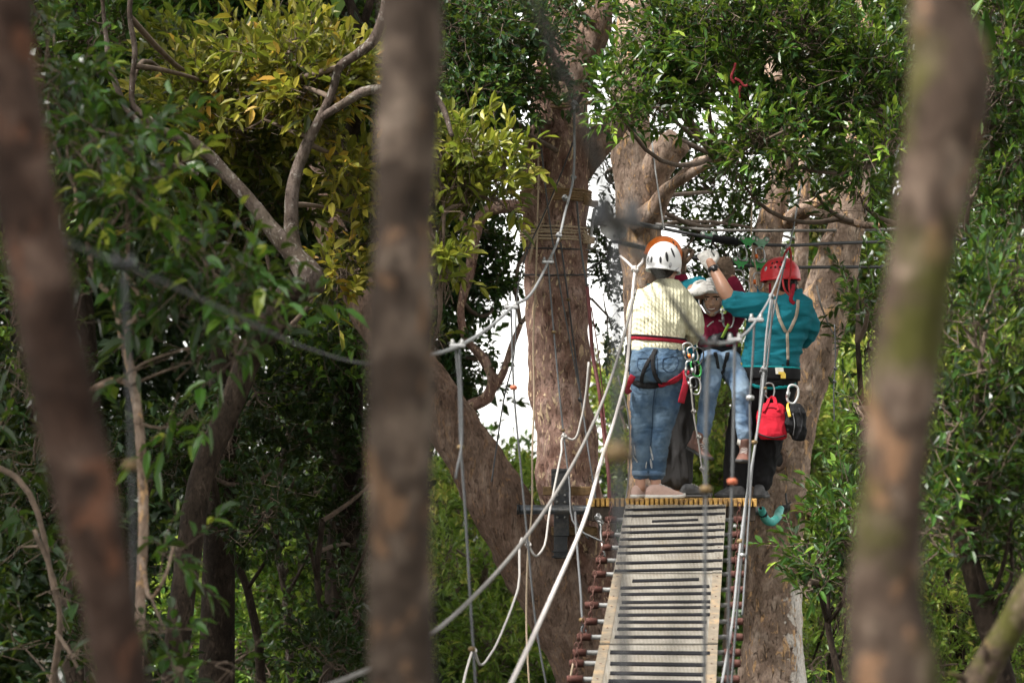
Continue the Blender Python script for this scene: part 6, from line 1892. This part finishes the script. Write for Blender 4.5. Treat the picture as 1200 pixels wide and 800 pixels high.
# ---- the rider hanging in the harness, facing the camera
dC = 18.15
C_ = thing('person', 'smiling rider in a maroon top and jeans hanging from the trolleys, hands raised', 'person', P(843, 541, dC))
body = MB()
fC = V((-0.12, -1, -0.10))
hC = P(834.5, 350, dC - 0.07)
Z(body, [(836, 362, 8, 0.045), (837, 370, 9, 0.05), (838, 377, 20, 0.07), (840, 390, 22, 0.085), (842, 410, 19, 0.08), (843, 420, 20, 0.09)], dC)
limb(body, [(819, 377, dC, .042), (809, 358, dC + .02, .040), (799, 338, dC + .02, .034), (798, 322, dC + .01, .030), (800, 310, dC, .027)])
limb(body, [(858, 377, dC, .042), (866, 358, dC + .0, .040), (862, 338, dC - .02, .034), (857, 325, dC - .03, .028)])
limb(body, [(836, 418, dC, .07), (834.5, 432, dC - .30, .058), (833, 446, dC - .45, .048), (828, 480, dC - .44, .040), (823, 508, dC - .44, .032), (820, 520, dC - .44, .03)])
limb(body, [(852, 418, dC, .07), (859, 435, dC - .30, .058), (866, 452, dC - .45, .048), (870, 482, dC - .44, .040), (871.5, 510, dC - .44, .032), (871, 522, dC - .44, .03)])
frC = head(body, hC, fC, UPV, 0.98)
gb = remesh(body, 0.0062, 4)
bC = gb.build('body', 'skin_rider_lit', C_)
face(C_, gb.bvh(), hC, frC, 0.98)
mb = MB()
mb.ball(hC + V((0.0, 0.028, 0.0)), (0.078, 0.07, 0.085))
remesh(mb, 0.008, 2).build('hair', 'hair', C_)
g = MB()
Z(g, [(836.5, 368, 11.5, 0.06), (837.5, 373, 20, 0.075), (838.5, 382, 25.5, 0.10), (840, 396, 23.5, 0.105), (842, 412, 22, 0.105), (843, 420, 22, 0.11)], dC)
limb(g, [(819, 378, dC, .058), (808.5, 358, dC + .02, .054), (799.5, 340, dC + .02, .045), (798, 326, dC + .01, .041)])
limb(g, [(858, 378, dC, .058), (867, 358, dC, .054), (863, 341, dC - .02, .045), (858.5, 330, dC - .03, .040)])
g = wrinkle(remesh(g, 0.0075, 5), 0.006, 13)
g.build('top', 'maroon', C_)
bvM = g.bvh()
g = MB()
Z(g, [(843, 412, 20, 0.10), (843.5, 420, 22, 0.115), (844, 428, 20, 0.10)], dC)
limb(g, [(835, 420, dC, .085), (834.5, 433, dC - .30, .073), (833, 447, dC - .45, .061), (828, 480, dC - .44, .053), (824, 505, dC - .44, .049)])
limb(g, [(852, 420, dC, .085), (859.5, 436, dC - .30, .073), (867, 453, dC - .45, .061), (870.5, 482, dC - .44, .053), (872, 509, dC - .44, .050)])
g = wrinkle(remesh(g, 0.0075, 4), 0.0045, 12, (1, 1, 1.3))
g.build('jeans', 'denim_light', C_)
bvCJ = g.bvh()
for ax0, ay in ((822, 509), (871.5, 513)):
    mb = MB()
    mb.tube([P(ax0 + 1, ay - 6, dC - .44), P(ax0, ay + 1, dC - .44), P(ax0 - 1, ay + 8, dC - .43)], [0.038, 0.037, 0.038], 14, 2)
    mb.build('sock', 'white_glove', C_)
shoe(C_, P(805.5, 526, dC - .40), P(833, 541.5, dC - .55), V((0.35, -0.2, 0.9)), 0.92, 'brown_boot', 'dark_sole', 'boot', 0.05, 'white_rope')
shoe(C_, P(873, 537, dC - .38), P(869, 544, dC - .62), V((0.0, -0.35, 0.95)), 0.92, 'brown_boot', 'dark_sole', 'boot', 0.05, 'white_rope')
hm, bvx = helmet(C_, hC + V((0, 0.012, 0.032)), V((-0.12, -1, -0.02)), UPV, (0.088, 0.106, 0.105), 'white_shell', 84)
strap(C_, gb.bvh(), [(825, 351), (825.5, 357), (828.5, 363), (832.5, 367)], 0.006, 'silver_trim', 'chin_strap', 0.004)
strap(C_, gb.bvh(), [(844.5, 353), (844, 359), (841.5, 364), (837, 367)], 0.006, 'silver_trim', 'chin_strap', 0.004)
strap(C_, bvM, [(836, 377), (832, 380), (829, 383)], 0.005, 'white_glove', 'drawstring')
strap(C_, bvM, [(842, 376), (846, 377), (848, 380)], 0.005, 'white_glove', 'drawstring')
belt(C_, 843, 411, 22.5, 0.108, dC, 0.022, 'black_web', 'harness_belt', 0, 0.012)
mb = MB()
mb.tube([P(832, 399, dC - .13), P(843, 395, dC - .15), P(855, 393, dC - .14), P(858, 400, dC - .12)], [(0.026, 0.016)] * 4, 10, 5, side=UPV, round_cap=True)
mb.build('chest_pad', 'black_web', C_)
strap(C_, bvM, [(852, 382), (853, 392), (851, 404), (848, 412)], 0.013, 'red_web', 'chest_strap')
strap(C_, bvM, [(846, 396), (847, 404), (848, 413)], 0.020, 'black_web', 'chest_strap')
strap(C_, bvCJ, [(853, 414), (851, 424), (848, 432), (845, 438)], 0.014, 'black_web', 'leg_loop')
strap(C_, bvCJ, [(838, 414), (840, 424), (841, 432)], 0.012, 'black_web', 'leg_loop')
glove(C_, P(799, 313, dC), V((0.12, 0.1, 1)), V((-0.9, -0.45, 0.1)), 1.0, 'brown_glove', 0.75, -1)
glove(C_, P(856, 327, dC - .03), V((-0.35, -0.05, 0.95)), V((0.05, -1, 0.0)), 1.12, 'brown_glove', 0.55, 1)

# ---- the guide with the red helmet, teal polo shirt, seen from behind
dD = 17.9
D = thing('person', 'guide in a red helmet and teal shirt reaching one gloved hand to the cable', 'person', P(876, 583.5, dD))
body = MB()
Z(body, [(925, 330, 9, 0.05), (927, 342, 11, 0.058), (920, 352, 30, 0.08), (914, 375, 34, 0.10), (906, 405, 30, 0.10), (902, 440, 29, 0.115)], dD)
limb(body, [(895, 358, dD, .056), (876, 356, dD - .05, .050), (857, 351, dD - .10, .044), (851, 343, dD - .09, .047), (843, 328, dD - .04, .040), (835, 313, dD + .01, .030), (832, 307, dD + .02, .028)])
limb(body, [(942, 362, dD, .056), (948, 382, dD + .05, .048), (938, 398, dD + .18, .042), (918, 396, dD + .36, .034)])
limb(body, [(884, 445, dD, .09), (870, 500, dD, .068), (863, 545, dD, .05), (861, 572, dD, .042)])
limb(body, [(915, 445, dD, .09), (905, 500, dD + .02, .068), (897, 545, dD + .03, .05), (891, 568, dD + .03, .042)])
wp = P(917, 396, dD + .37)
body.tube([wp, wp + V((-0.05, 0.03, 0)), wp + V((-0.09, 0.04, 0))], [(0.03, 0.02), (0.04, 0.018), (0.036, 0.016)], 10, 3, side=UPV, round_cap=True)
for k in range(4):
    q = wp + V((-0.08, 0.04, (k - 1.5) * 0.019))
    body.tube([q, q + V((-0.035, 0.01, 0)), q + V((-0.055, 0.03, 0)), q + V((-0.05, 0.05, 0))], [0.0095, 0.0092, 0.009, 0.008], 8, 3, round_cap=True)
body.tube([wp + V((-0.02, 0, 0.03)), wp + V((-0.05, 0.02, 0.05)), wp + V((-0.08, 0.04, 0.045))], [0.013, 0.011, 0.009], 8, 3, round_cap=True)
hD = P(915, 330, dD)
fD = V((-0.9, 0.42, -0.02))
frD = head(body, hD, fD, UPV, 1.0)
gD = remesh(body, 0.0066, 4)
gD.build('body', 'skin_tan', D)
mb = MB()
mb.ball(hD - fD.normalized() * 0.035 + V((0, 0, -0.012)), (0.076, 0.072, 0.062))
mb.ball(P(927, 341, dD - 0.02), (0.055, 0.05, 0.03))
remesh(mb, 0.008, 2).build('hair', 'hair', D)
g = MB()
Z(g, [(929, 344, 13.5, 0.07), (926, 349, 21, 0.082), (919, 356, 32, 0.105), (915.5, 368, 36.5, 0.125), (912.5, 384, 36, 0.13), (908.5, 400, 33.5, 0.125), (904.5, 416, 32.5, 0.125), (901.5, 433, 33, 0.13)], dD)
limb(g, [(897, 360, dD, .082), (881, 359, dD - .04, .076), (868, 357.5, dD - .07, .070), (860, 354, dD - .09, .062)])
limb(g, [(940, 364, dD, .074), (947, 382, dD + .04, .064), (941, 396, dD + .12, .058)])
g = wrinkle(remesh(g, 0.008, 5), 0.014, 7.5, (0.5, 0.6, 1.9))
g = wrinkle(g, 0.0035, 17, (0.6, 0.6, 1.6))
g.build('shirt', 'teal', D)
bvS = g.bvh()
mb = MB()
cN = P(928, 344, dD)
mb.tube([cN + V((math.cos(a) * 0.064, math.sin(a) * 0.060, 0.012 * math.cos(a))) for a in [i * math.pi / 6 for i in range(12)]], [(0.020, 0.005)] * 12, 8, 2, side=UPV, closed=True)
mb.build('collar', 'teal', D)
g = MB()
Z(g, [(901.5, 426, 32, 0.125), (901, 440, 34, 0.14), (900, 455, 33, 0.13)], dD)
limb(g, [(884, 447, dD, .105), (870.5, 495, dD, .086), (863.5, 535, dD, .075), (862, 570, dD, .070)])
limb(g, [(915, 447, dD, .105), (906, 495, dD + .02, .086), (898, 535, dD + .03, .073), (892, 564, dD + .03, .064)])
g = wrinkle(remesh(g, 0.009, 4), 0.010, 11, (1.4, 1.4, 0.8))
g.build('trousers', 'black_cloth', D)
bvT = g.bvh()
shoe(D, P(872, 583.8, dD - .02), P(838, 584.0, dD - .08), UPV, 1.15, 'grey_shoe', 'dark_sole', laces='dark_cable')
shoe(D, P(889, 583.8, dD - .06), P(893, 583.6, dD + .24), UPV, 1.12, 'grey_shoe', 'dark_sole')
hm, bvR = helmet(D, P(914.5, 323.5, dD), V((-0.9, 0.42, -0.05)), V((0.05, 0, 1)), (0.106, 0.128, 0.122), 'red_shell', 99)
hm['label'] = 'red helmet with round holes'
for i, (px, py) in enumerate(((905, 308.5), (910.5, 307), (916, 307.5), (903.5, 313.5), (908.5, 313), (914, 313), (919, 313.5))):
    slot(hm, bvR, px, py, 1.35, 1.6)
slot(hm, bvR, 897.5, 315, 2.2, 3.2, 'badge', 'silver_trim')
strap(hm, bvR, [(895, 330), (903, 333.5), (914, 334.5), (926, 334), (933, 331)], 0.005, 'red_shell', 'rim_band', 0.003)
strap(D, gD.bvh(), [(903, 332), (902.5, 340), (904, 347)], 0.008, 'red_web', 'chin_strap', 0.004)
mb = MB()
mb.tube([P(930, 333, dD - .1), P(929, 342, dD - .12), P(927, 352, dD - .12), (P(931, 356, dD - .12))], [(0.012, 0.005)] * 4, 8, 4, side=V((1, 0, 0.2)))
mb.build('strap_tail', 'red_web', D)
strap(D, bvS, [(908, 352), (911, 365), (915, 378), (920.5, 389)], 0.011, 'beige_web', 'harness_strap')
strap(D, bvS, [(935, 352), (934, 364), (930, 377), (924, 389)], 0.011, 'beige_web', 'harness_strap')
strap(D, bvS, [(922.3, 388), (922.5, 400), (922.8, 414), (923, 422)], 0.010, 'beige_web', 'harness_strap')
strap(D, bvS, [(923, 420), (923, 427), (923.3, 433)], 0.010, 'black_web', 'harness_strap')
belt(D, 901.3, 438, 34, 0.14, dD, 0.040, 'black_web', 'harness_belt', 1.0, 0.010)
belt(D, 901.2, 431, 33.5, 0.135, dD, 0.006, 'teal_web', 'belt_edge', 1.0, 0.014)
strap(D, bvT, [(868, 441), (877, 449), (888, 452.5), (902, 453.5), (916, 453), (931, 450)], 0.011, 'teal_web', 'leg_loop', 0.010)
for px, py, w, h, m in ((912, 436, 5, 4, 'white_tag'), (917.5, 441, 3, 3, 'yellow_tag'), (871, 427.5, 3, 2, 'yellow_tag'), (914, 438.5, 4, 1.6, 'yellow_tag')):
    p, n = hit(bvT, px, py, 0.024)
    mb = MB()
    mb.box(p + V((0, -0.002 * (m == 'yellow_tag'), 0)), (PX(w, dD), 0.003, PX(h, dD)), frame_of(n)[0:1] + (n, frame_of(n)[1]), 0.001)
    mb.build('tag', m, D)
glove(D, P(834, 313.5, dD + .02), V((-0.45, 0.30, 0.85)), V((-0.2, -0.95, 0.25)), 1.05, 'white_glove', 0.72, -1)
mb = MB()
wd = (P(832, 307, dD + .02) - P(843, 328, dD - .04)).normalized()
cw = P(836, 315.5, dD)
mb.tube([cw - wd * 0.012, cw + wd * 0.012], [0.036, 0.035], 16, 1)
wt = mb.build('watch', 'watch', D)
mb = MB()
mb.tube([cw + V((0.004, -0.034, 0.0)), cw + V((0.004, -0.044, 0))], 0.019, 14, 1)
mb.build('dial', 'watch', wt)

# things hanging from the guide's belt
bag = thing('bag', 'red cloth pouch hanging from the belt of the guide in the teal shirt', 'bag', P(904, 516, dD - .2))
mb = MB()
dq = dD - .2
Z(mb, [(904, 473, 11, 0.045), (904, 478, 15.5, 0.06), (903.5, 490, 17, 0.075), (904, 504, 17, 0.08), (905, 511, 16.5, 0.078), (905, 515, 14, 0.06)], dq)
g = wrinkle(remesh(mb, 0.007, 3), 0.005, 11)
g.build('pouch', 'red_bag', bag)
bvB2 = g.bvh()
for x0, x1 in ((896, 902), (906, 912)):
    pass
mb = MB()
mb.tube([P(894, 482, dq - .07), P(899, 473, dq - .05), P(903, 466, dq - .01), P(906, 466, dq - .01), P(909, 473, dq - .04), P(912, 481, dq - .07)], [(0.012, 0.004)] * 6, 8, 5, side=V((0.8, 0, 0.5)))
mb.build('handle', 'red_bag', bag)
strap(bag, bvB2, [(888, 507), (897, 511), (908, 512.5), (920, 510)], 0.005, 'black_web', 'hem', 0.003)
strap(bag, bvB2, [(894, 479), (904, 477), (914, 480)], 0.004, 'red_web', 'zip', 0.003)
carabiner(P(902, 458, dq), PX(18, dq), 'steel', 'silver carabiner holding the red cloth pouch', 0.0)
pb = thing('bag', 'black gear pouch with yellow tape hanging behind the red one', 'bag', P(933, 516, dq))
mb = MB()
Z(mb, [(931, 474, 6, 0.03), (932, 482, 10, 0.045), (933, 495, 11, 0.05), (934, 508, 9.5, 0.045), (935, 515, 6.5, 0.03)], dq)
mb.ball(P(925, 494, dq - .03), (0.04, 0.03, 0.075))
g = wrinkle(remesh(mb, 0.007, 2), 0.010, 14)
g.build('pouch', 'black_cloth', pb)
bvP = g.bvh()
strap(pb, bvP, [(925, 473), (924, 480), (926, 489)], 0.010, 'yellow_tag', 'tape', 0.012)
strap(pb, bvP, [(936, 478), (940, 492), (938, 508)], 0.006, 'black_web', 'strap', 0.005)
strap(pb, bvP, [(929, 484), (931, 498), (930, 510)], 0.004, 'grey_shoe', 'strap', 0.004)
carabiner(P(929, 462, dq), PX(21, dq), 'white_plate', 'large pale carabiner holding the black gear pouch', -0.2, None, None, 0.0075)
mb = MB()
mb.tube([P(923, 292, 17.4), P(919, 300, 17.5), P(917, 312, 17.55), P(917, 326, 17.6), P(920, 340, 17.6), (P(925, 346, 17.62))], 0.0065, 8, 5)
mb.tube([P(925, 290, 17.4), P(927, 300, 17.5), P(926.5, 318, 17.55), P(924.5, 334, 17.6), P(926, 344, 17.62)], 0.0065, 8, 5)
single('lanyard', mb, 'red_rope', 'red cord lanyard falling from the cable over the red helmet', 'lanyard')
# ------------------------------------------------------------------ camera, light, render settings
cam = bpy.data.cameras.new('camera')
cam.lens = 100.0
cam.sensor_width = 36.0
cam.shift_y = (HY - 400.0) / 1200.0
cam.clip_start = 0.1
cam.clip_end = 1500
cam.dof.use_dof = True
cam.dof.focus_distance = 17.7
cam.dof.aperture_fstop = 3.2
co = bpy.data.objects.new('camera', cam)
COL.objects.link(co)
co.location = CAM
co.rotation_euler = (math.radians(90), 0, 0)
scene.camera = co

sun_dir = V((-0.55, -0.30, 0.95)).normalized()      # towards the sun
sd = bpy.data.lights.new('sun', 'SUN')
sd.energy = 2.7
sd.angle = math.radians(7)
sd.color = (1.0, 0.96, 0.90)
so = bpy.data.objects.new('sun', sd)
COL.objects.link(so)
so.rotation_euler = sun_dir.to_track_quat('Z', 'Y').to_euler()
so.location = (0, 0, 30)

w = bpy.data.worlds.new('World')
scene.world = w
w.use_nodes = True
nt = w.node_tree
nt.nodes.clear()
sky = nt.nodes.new('ShaderNodeTexSky')
sky.sky_type = 'NISHITA'
sky.sun_disc = False
sky.sun_elevation = math.asin(sun_dir.z)
sky.sun_rotation = math.atan2(sun_dir.x, sun_dir.y)
sky.dust_density = 1.0
sky.air_density = 1.0
hs = nt.nodes.new('ShaderNodeHueSaturation')
hs.inputs['Saturation'].default_value = 0.08
bg = nt.nodes.new('ShaderNodeBackground')
bg.inputs[1].default_value = 0.10
ow = nt.nodes.new('ShaderNodeOutputWorld')
nt.links.new(sky.outputs[0], hs.inputs['Color'])
hs.inputs['Color'].default_value = (1, 1, 1, 1)
wm = nt.nodes.new('ShaderNodeMix')
wm.data_type = 'RGBA'
wm.blend_type = 'MULTIPLY'
wm.inputs[0].default_value = 1.0
wm.inputs[7].default_value = (1.0, 0.975, 0.93, 1)
nt.links.new(hs.outputs[0], wm.inputs[6])
nt.links.new(wm.outputs[2], bg.inputs[0])
nt.links.new(bg.outputs[0], ow.inputs[0])

scene.render.engine = 'CYCLES'
cy = scene.cycles
cy.use_denoising = True
try:
    cy.denoiser = 'OPENIMAGEDENOISE'
except Exception:
    pass
cy.use_adaptive_sampling = True
cy.adaptive_threshold = 0.02
cy.max_bounces = 7
cy.diffuse_bounces = 2
cy.glossy_bounces = 2
cy.transmission_bounces = 4
cy.transparent_max_bounces = 4
cy.sample_clamp_indirect = 6
scene.view_settings.view_transform = 'Standard'
scene.view_settings.look = 'None'
scene.view_settings.exposure = 2.15
scene.view_settings.gamma = 1.0
